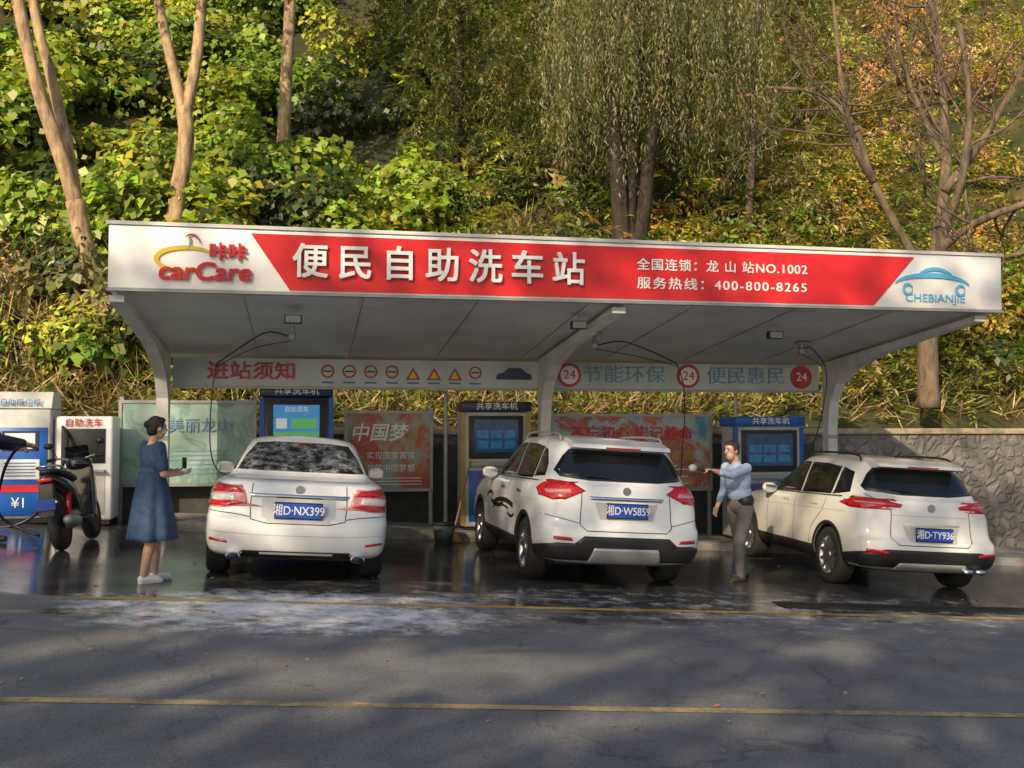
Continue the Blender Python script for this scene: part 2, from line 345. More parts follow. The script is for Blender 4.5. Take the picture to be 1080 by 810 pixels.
for it in range(640):
    y=18.3+26*random.random()**.85; q=random.uniform(-.36,.76) if it<520 else random.uniform(-.40,.0); x=q*y*1.02; z=hz(x,y); dd=x*math.sin(TH)+y*math.cos(TH); v=(z-CAMZ)/dd
    q=q_of(x,y); r=random.uniform(.6,1.35)
    if v>.50 : continue
    pos=(x,y,z+r*.35)
    if q<.10:
        if v<.15 and q<-.12:
            cB.append(pos);rB.append(r*.8);kB.append(random.choice([DRY,BR,OL,ORG,DG,YG,GREEN]))
            if random.random()<.5: cL.append((x+.3,y-.2,z+.2));rL.append(r*.55);kL.append(random.choice([GREEN,DG,OL]))
        else:
            cL.append(pos);rL.append(r);kL.append(random.choice([GREEN,BG,YG,BG,DG,DG]))
    elif q<.27:
        cR.append(pos);rR.append(r);kR.append(random.choice([DG,OL,GREEN,DG,(.12,.15,.04)]))
    else:
        if .44<q<.68 and .24<v<.42 and random.random()<.7: cB.append(pos);rB.append(r*.9);kB.append(random.choice([BR,DRY,ORG]))
        elif random.random()<.24: cB.append(pos);rB.append(r*.8);kB.append(random.choice([DRY,BR,ORG,GOLD]))
        else: cR.append(pos);rR.append(r);kR.append(random.choice([YG,GREEN,OL,GOLD,DG]))
shrub_mass('broadleaf_shrub_mass',cL,rL,kL,440,.23,m_leaf,.85)
shrub_mass('hillside_shrub_mass',cR,rR,kR,420,.18,m_leaf,.5)
shrub_mass('dry_undergrowth_mass',cB,rB,kB,400,.18,m_dry,.4)
def fronds(name,bases,length,nleaf,lsz,cols,mat,parent=None,droop=1.0,outz=.8,tow=-.3):
    nb=len(bases); Bs=np.array(bases); dirs=rng.normal(size=(nb,3)); dirs[:,1]+=tow; dirs[:,2]=abs(dirs[:,2])*outz; dirs=nrm(dirs)
    Ln=length*rng.uniform(.6,1.3,(nb,1)); t=np.linspace(.12,1,nleaf)
    P=Bs[:,None,:]+dirs[:,None,:]*Ln[:,None,:]*t[None,:,None]; P[:,:,2]-=(droop*Ln*.6)*(t[None,:]**2)
    T=dirs[:,None,:]*np.ones((1,nleaf,1)); T[:,:,2]-=1.2*droop*t[None,:]
    C=P.reshape(-1,3); T=nrm(T.reshape(-1,3)); n=len(C)
    side=np.cross(T,np.array([0,0,1.]))*np.where(np.arange(n)%2,1,-1)[:,None]
    A=side*1.0+T*.7+np.array([0,0,-.35])*droop+rng.normal(size=(n,3))*.15
    Nn=np.cross(T,side)+rng.normal(size=(n,3))*.35; Nn[:,2]=abs(Nn[:,2])
    taper=(1.15-.7*np.tile(t,nb)); L_=lsz*taper*rng.uniform(.8,1.2,n)
    col=np.repeat(np.array([np.array(random.choice(cols))*random.uniform(.7,1.3) for _ in range(nb)]),nleaf,axis=0)*rng.uniform(.8,1.2,(n,1))
    return leaves(name,C,Nn,L_,L_*.26,col,mat,parent,A)
bs=[];
for _ in range(2700):
    y=random.uniform(19,38); q=random.uniform(.30,.78) if random.random()<.75 else random.uniform(.08,.3); x=q*y; z=hz(x,y); bs.append((x,y,z+random.uniform(.2,2.3)))
fronds('fern_mass',bs,1.1,22,.27,[YG,GREEN,GOLD,OL,YG,DG,(.45,.30,.08)],m_leaf,droop=.9)
bs=[]
for _ in range(1300):
    x=random.uniform(8.4,18); y=random.uniform(17.6,20.6); bs.append((x,y,hz(x,y)+random.uniform(.2,1.2)))
for _ in range(400):
    x=random.uniform(-8,8.6); y=random.uniform(17.6,19.2); bs.append((x,y,hz(x,y)+random.uniform(.1,.6)))
fronds('wall_top_fern_mass',bs,.7,18,.20,[YG,GREEN,GREEN,OL,DRY],m_leaf,droop=.9)
n=20000; X=rng.uniform(-9,19,n); Y=17.7+rng.random(n)**1.5*5; kp=(X<8.5)|(rng.random(n)<.35); X=X[kp];Y=Y[kp]; n=len(X); Z=np.array([hz(a,b) for a,b in zip(X,Y)])
A=np.stack([rng.normal(size=n)*.5,rng.normal(size=n)*.4-.35,rng.uniform(-.2,1,n)],1)
leaves('dry_grass',np.stack([X,Y,Z+rng.uniform(0,.3,n)],1),rng.normal(size=(n,3)),rng.uniform(.3,.8,n),.03,np.where(rng.random((n,1))<.45,jit(DRY,n),jit(OL,n)),m_dry,None,A)
n=260; X=rng.uniform(-5,11,n); Y=rng.uniform(4.6,15,n)
leaves('leaf_litter',np.stack([X,Y,-K*X+.012],1),np.stack([rng.normal(size=n)*.2,rng.normal(size=n)*.2,np.ones(n)],1),rng.uniform(.03,.07,n),.03,np.where(rng.random((n,1))<.6,jit(DRY,n),jit(BR,n)),m_dry)

# ---------------------------------------------------------------- trees
def bark(name,c1,c2):
    m=D.materials.new(name); m.use_nodes=True; nt=m.node_tree; tc=nt.nodes.new('ShaderNodeTexCoord'); mp=nt.nodes.new('ShaderNodeMapping'); mp.inputs['Scale'].default_value=(1,1,.3)
    nt.links.new(tc.outputs['Object'],mp.inputs[0]); n=noise(nt,mp.outputs[0],7,8,.7); r=ramp(nt,n.outputs['Fac'],[(.35,c1),(.62,c2)]); b=nt.nodes['Principled BSDF']
    nt.links.new(r.outputs[0],b.inputs['Base Color']); b.inputs['Roughness'].default_value=.9
    bp=nt.nodes.new('ShaderNodeBump'); bp.inputs['Strength'].default_value=.8; bp.inputs['Distance'].default_value=.03; nt.links.new(n.outputs['Fac'],bp.inputs['Height']); nt.links.new(bp.outputs[0],b.inputs['Normal']); return m
m_bark=bark('pale_bark',(.20,.13,.07),(.58,.40,.23)); m_bark2=bark('grey_bark',(.06,.042,.028),(.22,.155,.10)); m_bark3=bark('dark_bark',(.012,.010,.008),(.06,.045,.03))
def P3(px,py,d):
    """image pixel at an assumed depth -> world"""
    r=(px-540)/1080; return Vector((d*(r*math.cos(TH)+math.sin(TH)),d*(math.cos(TH)-r*math.sin(TH)),CAMZ+(450-py)/1080*d))
def limb(V,F,pts,r0,r1,seg=10,wob=.06):
    Q=smooth_path(pts,6); R=[r0+(r1-r0)*(i/(len(Q)-1))**.8 for i in range(len(Q))]; tube_geo(Q,R,seg,V,F,wob); return Q,R
def twigs(V,F,p,d,r,L,depth,tips=None,spread=.6,up=.15):
    if depth==0 or r<.004:
        if tips is not None: tips.append(p)
        return
    n=5; pts=[p]; dd=Vector(d).normalized(); q=Vector(p)
    for i in range(n):
        dd=(dd+Vector((random.gauss(0,.13),random.gauss(0,.13),random.gauss(up*.4,.10)))).normalized(); q=q+dd*L/n; pts.append(q.copy())
    tube_geo(pts,[r*(1-.45*i/n) for i in range(n+1)],6 if r>.03 else 4,V,F)
    for k in range(random.choice([2,3,3])):
        i=random.choice([2,3,4,5]) if k else 5
        nd=(dd+Vector((random.gauss(0,spread),random.gauss(0,spread),random.gauss(.1,spread*.6)))).normalized()
        twigs(V,F,pts[i],nd,r*.55*random.uniform(.8,1.1),L*random.uniform(.6,.85),depth-1,tips,spread,up)
def treefinish(name,V,F,mat):
    t=empty(name); mesh('trunk',V,F,mat,t,True); return t
def pale_tree(name,limbs,mat,dep=3):
    V=[];F=[];tips=[]
    for pts,r0,r1 in limbs:
        Q,R=limb(V,F,pts,r0,r1)
        for k in range(2 if r0<.17 else 0):
            i=random.randint(int(len(Q)*.75),len(Q)-1); twigs(V,F,Q[i],(random.gauss(0,.6),random.gauss(0,.5),1.0),R[i]*.3,1.1,dep,tips)
        if r0<.175: twigs(V,F,Q[-1],Q[-1]-Q[-3],r1*.9,1.8,4,tips)
    t=treefinish(name,V,F,mat)
    if tips:
        C=np.array([tuple(tips[random.randrange(len(tips))]+Vector((random.gauss(0,.4),random.gauss(0,.4),random.gauss(0,.35)))) for _ in range(1600)])
        leaves('crown',C,rng.normal(size=(len(C),3))+np.array([0,-.3,.5]),.18,.12,jit(YG,len(C)),m_leaf,t)
    return t
pale_tree('pale_bark_tree',[([P3(133,425,18.5),P3(118,350,18.5),P3(92,280,18.4),P3(76,210,18.3)],.19,.17),
  ([P3(77,215,18.3),P3(55,150,18.2),P3(28,70,18.1),P3(8,-20,18),P3(-5,-90,18)],.14,.10),
  ([P3(76,213,18.3),P3(66,150,18.6),P3(48,80,18.7),P3(28,0,18.8),P3(22,-90,18.8)],.12,.08)],m_bark)
pale_tree('pale_bark_tree.001',[([P3(178,330,20),P3(180,245,20),P3(192,150,20),P3(190,110,20)],.18,.15),
  ([P3(190,118,20),P3(176,60,20),P3(160,-10,20),P3(150,-90,20)],.12,.08),([P3(191,115,20),P3(202,60,20.2),P3(208,-10,20.3),P3(216,-90,20.3)],.13,.09)],m_bark)
pale_tree('pale_bark_tree.002',[([P3(296,150,24),P3(298,100,24),P3(300,50,24),P3(305,-90,24)],.16,.13)],m_bark)
V=[];F=[]; limb(V,F,[P3(790,250,22),P3(795,170,22),P3(800,60,22),P3(808,-60,22)],.09,.06); twigs(V,F,P3(795,150,22),(1,0,1),.05,1.5,3); treefinish('slender_tree',V,F,m_bark2)
V=[];F=[];tips=[]
d=19.0
lm=[([P3(980,430,d),P3(980,350,d),P3(988,290,d),P3(996,235,d)],.20,.16),
 ([P3(985,300,d),P3(962,262,d-.2),P3(925,190,d-.4),P3(905,130,d-.5),P3(868,95,d-.5),P3(812,88,d-.4)],.10,.03),
 ([P3(925,190,d-.4),P3(905,150,d-.8),P3(892,80,d-1),P3(884,-10,d-1)],.07,.03),
 ([P3(996,240,d),P3(1002,170,d+.2),P3(1000,90,d+.4),P3(990,0,d+.5),P3(985,-80,d+.5)],.13,.06),
 ([P3(998,240,d),P3(1018,190,d-.5),P3(1028,110,d-.8),P3(1020,20,d-1)],.10,.045),
 ([P3(994,262,d),P3(1030,235,d-.5),P3(1080,215,d-1),P3(1130,200,d-1)],.10,.045),
 ([P3(1000,200,d),P3(1045,140,d),P3(1085,70,d),P3(1110,10,d)],.09,.035),
 ([P3(1002,170,d+.2),P3(975,110,d+.4),P3(955,50,d+.4),P3(948,-20,d+.4)],.07,.03),
 ([P3(990,285,d),P3(1040,275,d-.7),P3(1100,262,d-1)],.05,.03)]
for pts,r0,r1 in lm:
    Q,R=limb(V,F,pts,r0,r1,10,.05)
    for k in range(7 if r0<.15 else 1):
        i=random.randint(len(Q)//3,len(Q)-1); twigs(V,F,Q[i],(random.gauss(0,.9),random.gauss(0,.4),random.gauss(.4,.5)),max(.018,R[i]*.45),1.2,4,tips,.5)
bt=treefinish('bare_tree',V,F,m_bark2)
C=np.array([tuple(random.choice(tips)) for _ in range(500)]); leaves('sparse_leaves',C,rng.normal(size=(500,3)),.10,.05,jit((.30,.14,.07),500),m_dry,bt)
V=[];F=[];tips=[]
d=21.5
for pts,r0,r1 in [([P3(660,300,d),P3(655,230,d),P3(650,150,d),P3(640,80,d)],.22,.14),([P3(668,300,d),P3(680,220,d),P3(690,140,d),P3(712,60,d)],.18,.11),([P3(664,260,d),P3(668,170,d+.3),P3(676,60,d+.3),P3(676,-40,d)],.15,.10)]:
    Q,R=limb(V,F,pts,r0,r1)
    twigs(V,F,Q[-1],Q[-1]-Q[-3],r1,2.0,4,tips,.55,.2); twigs(V,F,Q[-4],(random.gauss(0,1),-.3,.8),r1*.7,1.8,4,tips,.6)
wt=treefinish('weeping_willow',V,F,m_bark3)
tp=[]
for _ in range(1200):
    a=random.uniform(0,2*math.pi); rr=2.3*math.sqrt(random.random()); c=P3(695,20,d); zz=2.0-.25*rr*rr+random.uniform(-1.6,.8)
    tp.append((c.x+rr*math.cos(a)*1.05,c.y+rr*math.sin(a)*.9,c.z+zz))
tp=np.array(tp); nl=44; t=np.linspace(0,1,nl); Ln=rng.uniform(1.0,3.7,(len(tp),1)); dr=rng.normal(size=(len(tp),2))*.14
Pp=tp[:,None,:]*np.ones((1,nl,1)); Pp[:,:,2]-=Ln*t[None,:]; Pp[:,:,0]+=dr[:,:1]*np.sin(t*2.4)[None,:]*1.6; Pp[:,:,1]+=dr[:,1:]*np.sin(t*2.4)[None,:]*1.6
C=Pp.reshape(-1,3)+rng.normal(size=(len(tp)*nl,3))*.03; n=len(C); A=np.stack([rng.normal(size=n)*.35,rng.normal(size=n)*.35,-np.ones(n)],1)
kc=np.repeat(np.array([np.array(random.choice([(.24,.25,.12),(.18,.20,.08),(.32,.28,.13),(.12,.14,.05)]))*random.uniform(.8,1.3) for _ in range(len(tp))]),nl,axis=0)
leaves('crown',C,rng.normal(size=(n,3))+np.array([0,-.6,.2]),rng.uniform(.10,.17,n),.024,kc,m_leaf,wt,A)
def droop_tree(name,px,py,d,h,w,cols):
    b=P3(px,py,d); b.z=hz(b.x,b.y); V=[];F=[]; limb(V,F,[b,b+Vector((.1,0,h*.5)),b+Vector((0,.1,h))],.16,.04); t=treefinish(name,V,F,m_bark3); bs=[]
    for _ in range(650):
        u=random.random(); rr=w*(1-u*.7)*math.sqrt(random.random()); a=random.uniform(0,6.28); bs.append((b.x+rr*math.cos(a),b.y+rr*math.sin(a),b.z+.8+u*(h-.6)))
    fronds('crown',bs,.9,22,.20,cols,m_leaf,t,droop=1.7,outz=.3); return t
droop_tree('cypress_tree',480,200,25,7.5,1.7,[DG,OL,(.10,.14,.04)])
droop_tree('cypress_tree.001',575,200,24,7.5,1.7,[OL,DG,(.20,.19,.07)])
droop_tree('cypress_tree.002',425,200,28,7,1.5,[DG,(.10,.14,.04)])
droop_tree('cypress_tree.003',840,200,27,6.5,1.6,[OL,(.22,.25,.07)])

# ---------------------------------------------------------------- unseen tree row, added behind camera to block sun over road and bays
yT=-13.0; n=62000
X=rng.uniform(-36,7,n); Z=rng.uniform(7.5,21.5,n); Y=yT+rng.normal(size=n)*1.3
topv=20.2+.7*np.sin(X*.8)+.5*np.sin(X*2.1+1); keep=Z<topv
dens=np.clip(1.0-(Z-13.8)/1.6,.46,.86)+.06*np.sin(X*1.3+Z*.9); keep&=rng.random(n)<dens
def gap(p,rx,rz):  # clears leaves along the sun rays to shape lit patches below
    global keep
    t=(p[1]-Y)/SD.y; cx=p[0]-SD.x*t; cz=p[2]-SD.z*t
    keep&=~((((X+.1-cx)/rx)**2+((Z-cz)/rz)**2)<1)
for p,rx,rz in [((.45,6.95,0),1.0,.50),((-.25,6.75,0),.8,.40),((1.1,6.75,0),.7,.36),((-1.2,7.9,0),.5,.34),((2.1,7.2,0),.6,.30),((2.6,5.9,0),.5,.32),((1.6,5.5,0),.45,.32),((4.2,7.6,0),.5,.3),((6.2,13.2,.75),.9,.5),((6.3,11.6,.9),.6,.45),((7.8,9.6,-.4),1.2,.35),((8.5,15.4,1.0),.6,.5),((-2.6,15.5,1.3),.35,.8),((10.5,17.1,.8),1.2,.6)]:
    gap(p,rx,rz)
rt=empty('added_shade_tree_row')
C=np.stack([X,Y,Z],1)[keep]; leaves('shade_crowns',C,rng.normal(size=(len(C),3)),.34,.24,jit(GREEN,len(C)),m_leaf,rt)
V=[];F=[]
for i in range(7): x=-34+i*6.5; limb(V,F,[(x,yT,gz(x)),(x+.2,yT,5),(x,yT,13)],.25,.12)
mesh('trunks',V,F,m_bark2,rt,True)

# ---------------------------------------------------------------- canopy
cn=empty('car_wash_canopy')
XL,XR,YF=-2.07,8.65,11.45
box('fascia_panel',XL,XR,YF,YF+.10,3.065,3.745,m_white,cn,.012)
box('fascia_top_trim',XL-.02,XR+.02,YF-.02,YF+.13,3.747,3.785,m_beam,cn)
box('fascia_bottom_trim',XL-.01,XR+.01,YF-.012,YF+.11,3.035,3.062,m_grey,cn)
def soffz(y): return 3.06+(y-11.55)/(15.9-11.55)*(2.62-3.06)
m_soff=D.materials.new('sheet_soffit'); m_soff.use_nodes=True; nt=m_soff.node_tree; tc=nt.nodes.new('ShaderNodeTexCoord'); b=nt.nodes['Principled BSDF']
n1=noise(nt,tc.outputs['Object'],1.5,6,.6); r=ramp(nt,n1.outputs['Fac'],[(.3,(.48,.48,.47)),(.7,(.66,.66,.65))]); nt.links.new(r.outputs[0],b.inputs['Base Color']); b.inputs['Roughness'].default_value=.45
prism('roof_sheet',[(11.553,soffz(11.55)),(15.9,soffz(15.9)),(15.9,soffz(15.9)+.06),(11.553,soffz(11.55)+.5)],'x',XL+.06,XR-.06,m_soff,cn)
for nm,x0,x1 in (('side_fascia_left',XL,XL+.057),('side_fascia_right',XR-.057,XR)):
    prism(nm,[(11.553,3.05),(15.95,2.60),(15.95,2.95),(11.553,3.74)],'x',x0,x1,m_white,cn)
for i in range(1,8): x=XL+.06+i*1.32; prism('soffit_joint_%d'%i,[(11.6,soffz(11.6)-.003),(15.5,soffz(15.5)-.003),(15.5,soffz(15.5)-.008),(11.6,soffz(11.6)-.008)],'x',x,x+.012,m_grey,cn)
for nm,x in (('frame_left',-2.0),('frame_middle',3.62),('frame_right',8.42)):
    x0,x1=(x-.08,x+.08)
    poly=[(11.56,3.0),(11.56,2.93),(12.6,2.83),(13.8,2.68),(14.6,2.50),(15.05,2.28),(15.26,2.0),(15.33,1.6),(15.33,-.6),(15.52,-.6),(15.52,soffz(15.5)-.03),]
    prism(nm,poly,'x',x0,x1,m_beam,cn)
    box(nm+'_base_plate',x-.18,x+.18,15.2,15.62,.13+gz(x),.17+gz(x),m_grey,cn)
    for k,zz in enumerate((.6,1.4)): box(nm+'_bolt_plate_%d'%k,x-.085,x+.085,15.318,15.328,zz,zz+.06,m_grey,cn)
band=[(-.60,3.70),(7.42,3.70),(6.86,3.085),(-.18,3.085)]
prism('red_band',band,'y',YF-.010,YF-.002,m_redsign,cn)
ch='便民自助洗车站'
for i,c in enumerate(ch): boldtext('letter_%d'%i,c,.40,(.04+i*.488,YF-.035,3.385),m_ink,cn,.006,.02)
boldtext('line_1','全国连锁：龙 山 站NO.1002',.148,(3.80,YF-.016,3.49),m_ink,cn,.0015,.003,align='LEFT',sp=1.12,sx=1.10)
boldtext('line_2','服务热线：400-800-8265',.148,(3.80,YF-.016,3.27),m_ink,cn,.0015,.003,align='LEFT',sp=1.22,sx=1.18)
boldtext('logo_word','carCare',.27,(-1.08,YF-.03,3.255),m_redtxt,cn,.006,.01,shear=.15,sx=1.1)
boldtext('logo_characters','咔咔',.20,(-.84,YF-.03,3.47),m_redtxt,cn,.006,.01)
def ring_arc(name,cx,cz,rx,rz,a0,a1,w,mat,y=YF-.02,n=30):
    V=[];F=[]
    for i in range(n+1):
        a=a0+(a1-a0)*i/n; ww=w*math.sin(math.pi*i/n)**.6+.003
        for s in (-1,1): V.append((cx+(rx+s*ww/2)*math.cos(a),y,cz+(rz+s*ww/2)*math.sin(a)))
    for i in range(n): F.append((2*i,2*i+1,2*i+3,2*i+2))
    return mesh(name,V,F,mat,cn)
ring_arc('logo_swoosh',-1.26,3.39,.32,.13,rad(20),rad(290),.05,m_yellow)
ring_arc('logo_sprout',-1.22,3.52,.10,.14,rad(20),rad(130),.02,m_redtxt,YF-.024)
ring_arc('logo_sprout_b',-1.28,3.58,.05,.09,rad(-60),rad(70),.02,M('leaf_grey',(.3,.35,.3),.5),YF-.022)
m_lb=M('light_blue_graphic',(.08,.38,.66),.4)
ring_arc('car_logo_body',7.66,3.34,.52,.14,rad(8),rad(172),.06,m_lb)
ring_arc('car_logo_roof',7.70,3.40,.26,.16,rad(10),rad(170),.04,m_lb,YF-.022)
for cx in (7.32,8.05): ring_arc('car_logo_wheel',cx,3.30,.06,.06,0,rad(360),.03,m_lb,YF-.024)
text('car_logo_text','CHEBIANJIE',.14,(7.70,YF-.016,3.19),m_lb,cn,.002,0,sx=1.15)
nb=empty('hanging_notice_sign')
m_nb=M('pale_notice_board',(.48,.54,.58),.45,var=.16,scale=1.5)
m_rf=M('faded_red_lettering',(.46,.05,.06),.5,var=.3,scale=3); m_bf=M('faded_blue_lettering',(.16,.32,.46),.5,var=.2,scale=3)
box('board',-1.9,8.3,15.56,15.60,2.19,2.60,m_nb,nb)
box('board_lower_rail',-1.9,8.3,15.548,15.612,2.15,2.187,m_grey,nb)
boldtext('notice_title','进站须知',.28,(-.78,15.545,2.40),m_rf,nb,.005,.004,sx=1.15)
for i in range(8):
    x=.32+i*.32
    if i in (4,5,6): prism('warning_triangle',[(x-.11,2.30),(x+.11,2.30),(x,2.49)],'y',15.545,15.556,m_rf,nb); prism('warning_inner',[(x-.065,2.325),(x+.065,2.325),(x,2.44)],'y',15.538,15.543,m_yellow,nb)
    else:
        V=[]
        for k in range(25):
            a=2*math.pi*k/24
            for r_ in (.075,.10): V.append((x+r_*math.cos(a),15.55,2.42+r_*math.sin(a)))
        F=[(2*k,2*k+2,2*k+3,2*k+1) for k in range(24)]; mesh('prohibition_icon',V,F,m_rf,nb); box('icon_bar',x-.06,x+.06,15.545,15.552,2.41,2.43,m_black,nb)
    box('icon_caption',x-.09,x+.09,15.546,15.553,2.24,2.265,m_bluetxt,nb)
prism('pictured_car',[(2.88,2.32),(2.90,2.40),(3.0,2.43),(3.08,2.50),(3.28,2.50),(3.36,2.43),(3.44,2.40),(3.45,2.32)],'y',15.545,15.556,m_navy,nb)
text('slogan_1','节能环保',.30,(4.95,15.545,2.40),m_bf,nb,.006,0,sx=1.15)
text('slogan_2','便民惠民',.30,(7.02,15.545,2.40),m_bf,nb,.006,0,sx=1.15)
def disc(name,x,y,z,r,mat,parent,th=.012):
    V=[];n=28
    for yy in (y,y-th):
        for k in range(n): a=2*math.pi*k/n; V.append((x+r*math.cos(a),yy,z+r*math.sin(a)))
    return mesh(name,V,[tuple(range(n)),tuple(range(n,2*n))[::-1]]+[(k,(k+1)%n,(k+1)%n+n,k+n) for k in range(n)],mat,parent)
for x in (4.05,6.02,7.98):
    disc('service_24h_ring',x,15.545,2.40,.19,m_rf,nb); disc('service_24h_face',x,15.530,2.40,.145,m_ink if x!=7.98 else m_rf,nb,.004); text('service_24h_text','24',.20,(x,15.520,2.40),m_rf if x!=7.98 else m_ink,nb,.002,0)
def swing_arm(name,mount,elbow,drop):
    e=empty(name); mx,my,mz=mount
    straight('mount',(mx,my,soffz(my)-.02),(mx,my,mz-.12),.025,m_grey,e); box('mount_plate',mx-.09,mx+.09,my-.09,my+.09,soffz(my)-.035,soffz(my)-.015,m_grey,e)
    loft('rotary_joint',[(mz-.20,mx,my,.05,.05),(mz-.10,mx,my,.05,.05)],m_grey,e,axis='z')
    tube('boom',[(mx,my,mz-.16),((mx*2+elbow[0])/3,(my*2+elbow[1])/3,mz-.10),(elbow[0]*.7+mx*.3,elbow[1]*.7+my*.3,(elbow[2]*.6+mz*.4)),elbow],.010,m_hose,e)
    tube('boom_lower',[(mx,my,mz-.20),((mx+elbow[0])/2,(my+elbow[1])/2,mz-.30),(elbow[0],elbow[1],elbow[2]-.03)],.006,m_hose,e)
    tube('hose',[elbow]+drop,.008,m_hose,e); return e
swing_arm('ceiling_hose_arm',(-.17,13.0,2.86),(-1.07,12.97,2.36),[(-1.13,13.0,1.9),(-1.14,13.1,1.3),(-1.05,13.6,1.0),(-.85,14.8,.95),(-.6,15.75,1.1)])
swing_arm('ceiling_hose_arm.001',(3.85,13.4,2.85),(4.95,13.2,2.45),[(5.05,13.2,2.1),(5.07,13.3,1.4),(5.0,13.6,.6),(4.4,14.6,.25),(3.5,15.6,.6)])
swing_arm('ceiling_hose_arm.002',(7.1,13.8,2.85),(7.35,13.6,2.5),[(7.38,13.6,2.2),(7.33,13.8,1.5),(7.4,14.6,.8),(7.6,15.7,.7)])
def lamp(name,x,y):
    e=empty(name); z=soffz(y); straight('stem',(x,y,z),(x,y,z-.10),.012,m_grey,e); box('housing',x-.10,x+.10,y-.05,y+.05,z-.20,z-.10,m_black,e,.01); box('lens',x-.085,x+.085,y-.056,y-.052,z-.19,z-.11,m_grey,e)
lamp('flood_lamp',3.30,12.2); lamp('flood_lamp.001',6.1,12.6); lamp('flood_lamp.002',-.15,12.2)

# ---------------------------------------------------------------- kiosks
m_sb=M('screen_blue',(.03,.22,.50),.15,emis=.5,var=.3,scale=4); m_sg=M('screen_green',(.10,.42,.12),.15,emis=.4); m_sw=M('screen_white',(.55,.62,.60),.15,emis=.4)
m_dscr=M('dim_screen',(.03,.07,.14),.08,var=.5,scale=5,emis=.2); m_dsb=M('dim_screen_tile',(.03,.14,.30),.12,emis=.25,var=.4,scale=9)
m_kw=M('kiosk_white',(.52,.52,.51),.4,var=.12); m_ky=M('kiosk_yellow',(.46,.32,.08),.45,var=.2)
def kiosk(name,x,y,w,h,body,header,lit,title):
    e=empty(name,(x,y,gz(x)+.13)); hw=w/2
    box('cabinet',-hw,hw,-.25,.35,.08,h-.16,body,e,.02); box('plinth',-hw+.03,hw-.03,-.22,.33,0,.078,m_black,e)
    box('header',-hw-.03,hw+.03,-.33,.36,h-.155,h,header,e,.015); boldtext('header_text',title,.12,(0,-.335,h-.078),m_ink,e,.0012,.002,sx=1.1)
    fx0,fx1=-hw+.09,hw-.09
    box('screen_bezel',fx0,fx1,-.275,-.252,h*.56,h-.22,m_black,e,.006); s0,s1,z0,z1=fx0+.08,fx1-.08,h*.61,h-.28
    box('screen',s0,s1,-.283,-.277,z0,z1,m_sb if lit else m_dscr,e)
    if lit:
        box('screen_banner',s0+.01,s1-.01,-.286,-.2835,z0+.01,z0+.12,m_sg,e); box('screen_tile',s0+.04,s0+.20,-.286,-.2835,z0+.17,z0+.32,m_sw,e); box('screen_tile_b',s0+.26,s1-.04,-.286,-.2835,z0+.17,z0+.32,m_sg,e); text('screen_text','自助洗车',.09,((s0+s1)/2,-.2845,z1-.07),m_sw,e,.001)
    else:
        for i in range(3):
            for j in range(2): box('screen_tile',s0+.05+i*(s1-s0-.06)/3,s0+.01+(i+1)*(s1-s0-.06)/3,-.286,-.2835,z0+.06+j*.16,z0+.18+j*.16,m_dsb,e)
    for s in (-1,1): box('edge_strip',s*hw-.035,s*hw+.035,-.262,-.2,.10,h-.17,m_ky if body==m_kw and header==m_navy else m_blue,e)
    box('control_shelf',fx0,fx1,-.34,-.253,h*.50,h*.535,m_grey,e,.005)
    box('lower_door',fx0,fx1,-.262,-.252,.16,h*.47,m_blue if body!=m_blue else m_kw,e,.004)
    for i in range(4): disc('button',-.24+i*.16,-.265,h*.43,.03,[m_redtxt,m_ky,m_ink,m_lb][i],e)
    box('sticker',-.26,-.04,-.268,-.2635,.35,.60,m_ky,e); box('sticker_b',.03,.27,-.268,-.2635,.30,.62,m_ink,e)
    for i in range(5): box('sticker_line',.06,.24,-.2715,-.2685,.34+i*.05,.355+i*.05,m_navy,e)
    loft('gun_holster',[(.35,hw+.07,-.1,.04,.04),(.6,hw+.07,-.1,.05,.05)],m_black,e,axis='z')
    tube('coiled_hose',[(hw+.07,-.1,.6),(hw+.12,-.2,.3),(hw+.05,-.3,.1),(hw-.2,-.35,.04)],.013,m_hose,e)
    return e
kiosk('car_wash_kiosk',-.13,16.0,1.02,2.06,m_navy,m_navy,True,'共享洗车机')
kiosk('car_wash_kiosk.001',2.92,16.0,1.04,2.02,m_kw,m_navy,False,'共享洗车机')
kiosk('car_wash_kiosk.002',7.50,16.0,1.16,2.06,m_kw,m_blue,False,'共享洗车机')
e=empty('vacuum_machine',(-3.95,15.9,gz(-3.95)))
box('cabinet',-.40,.40,-.3,.35,.06,1.62,m_kw,e,.03); box('blue_front',-.36,.36,-.312,-.303,.10,1.35,m_blue,e,.004); box('plinth',-.38,.38,-.28,.33,0,.058,m_black,e)
prism('sloped_header',[(-.32,1.62),(.30,1.62),(.22,1.86),(-.20,1.86)],'x',-.41,.41,m_kw,e,.01); text('header_text','自助吸尘机',.11,(0,-.33,1.70),m_bluetxt,e,.003,0)
box('screen_bezel',-.24,.24,-.325,-.314,1.02,1.30,m_black,e); box('screen',-.20,.20,-.330,-.326,1.05,1.27,m_sw,e); box('notice',-.26,.26,-.320,-.3135,.62,.90,m_ink,e)
for i in range(5): box('notice_line',-.21,.21,-.3235,-.3205,.66+i*.045,.675+i*.045,m_bluetxt,e)
box('red_label',-.28,.28,-.320,-.3135,.44,.54,m_redtxt,e); text('price','¥1',.2,(0,-.32,.28),m_ink,e,.002,0)
tube('suction_hose',[(.42,-.1,1.45),(.62,-.3,1.2),(.55,-.7,.5),(.2,-.9,.06),(-.4,-.7,.05),(-.5,-.2,.5),(-.42,-.1,1.2)],.025,m_hose,e)
e=empty('foam_dispenser_machine',(-3.13,16.0,gz(-3.13)))
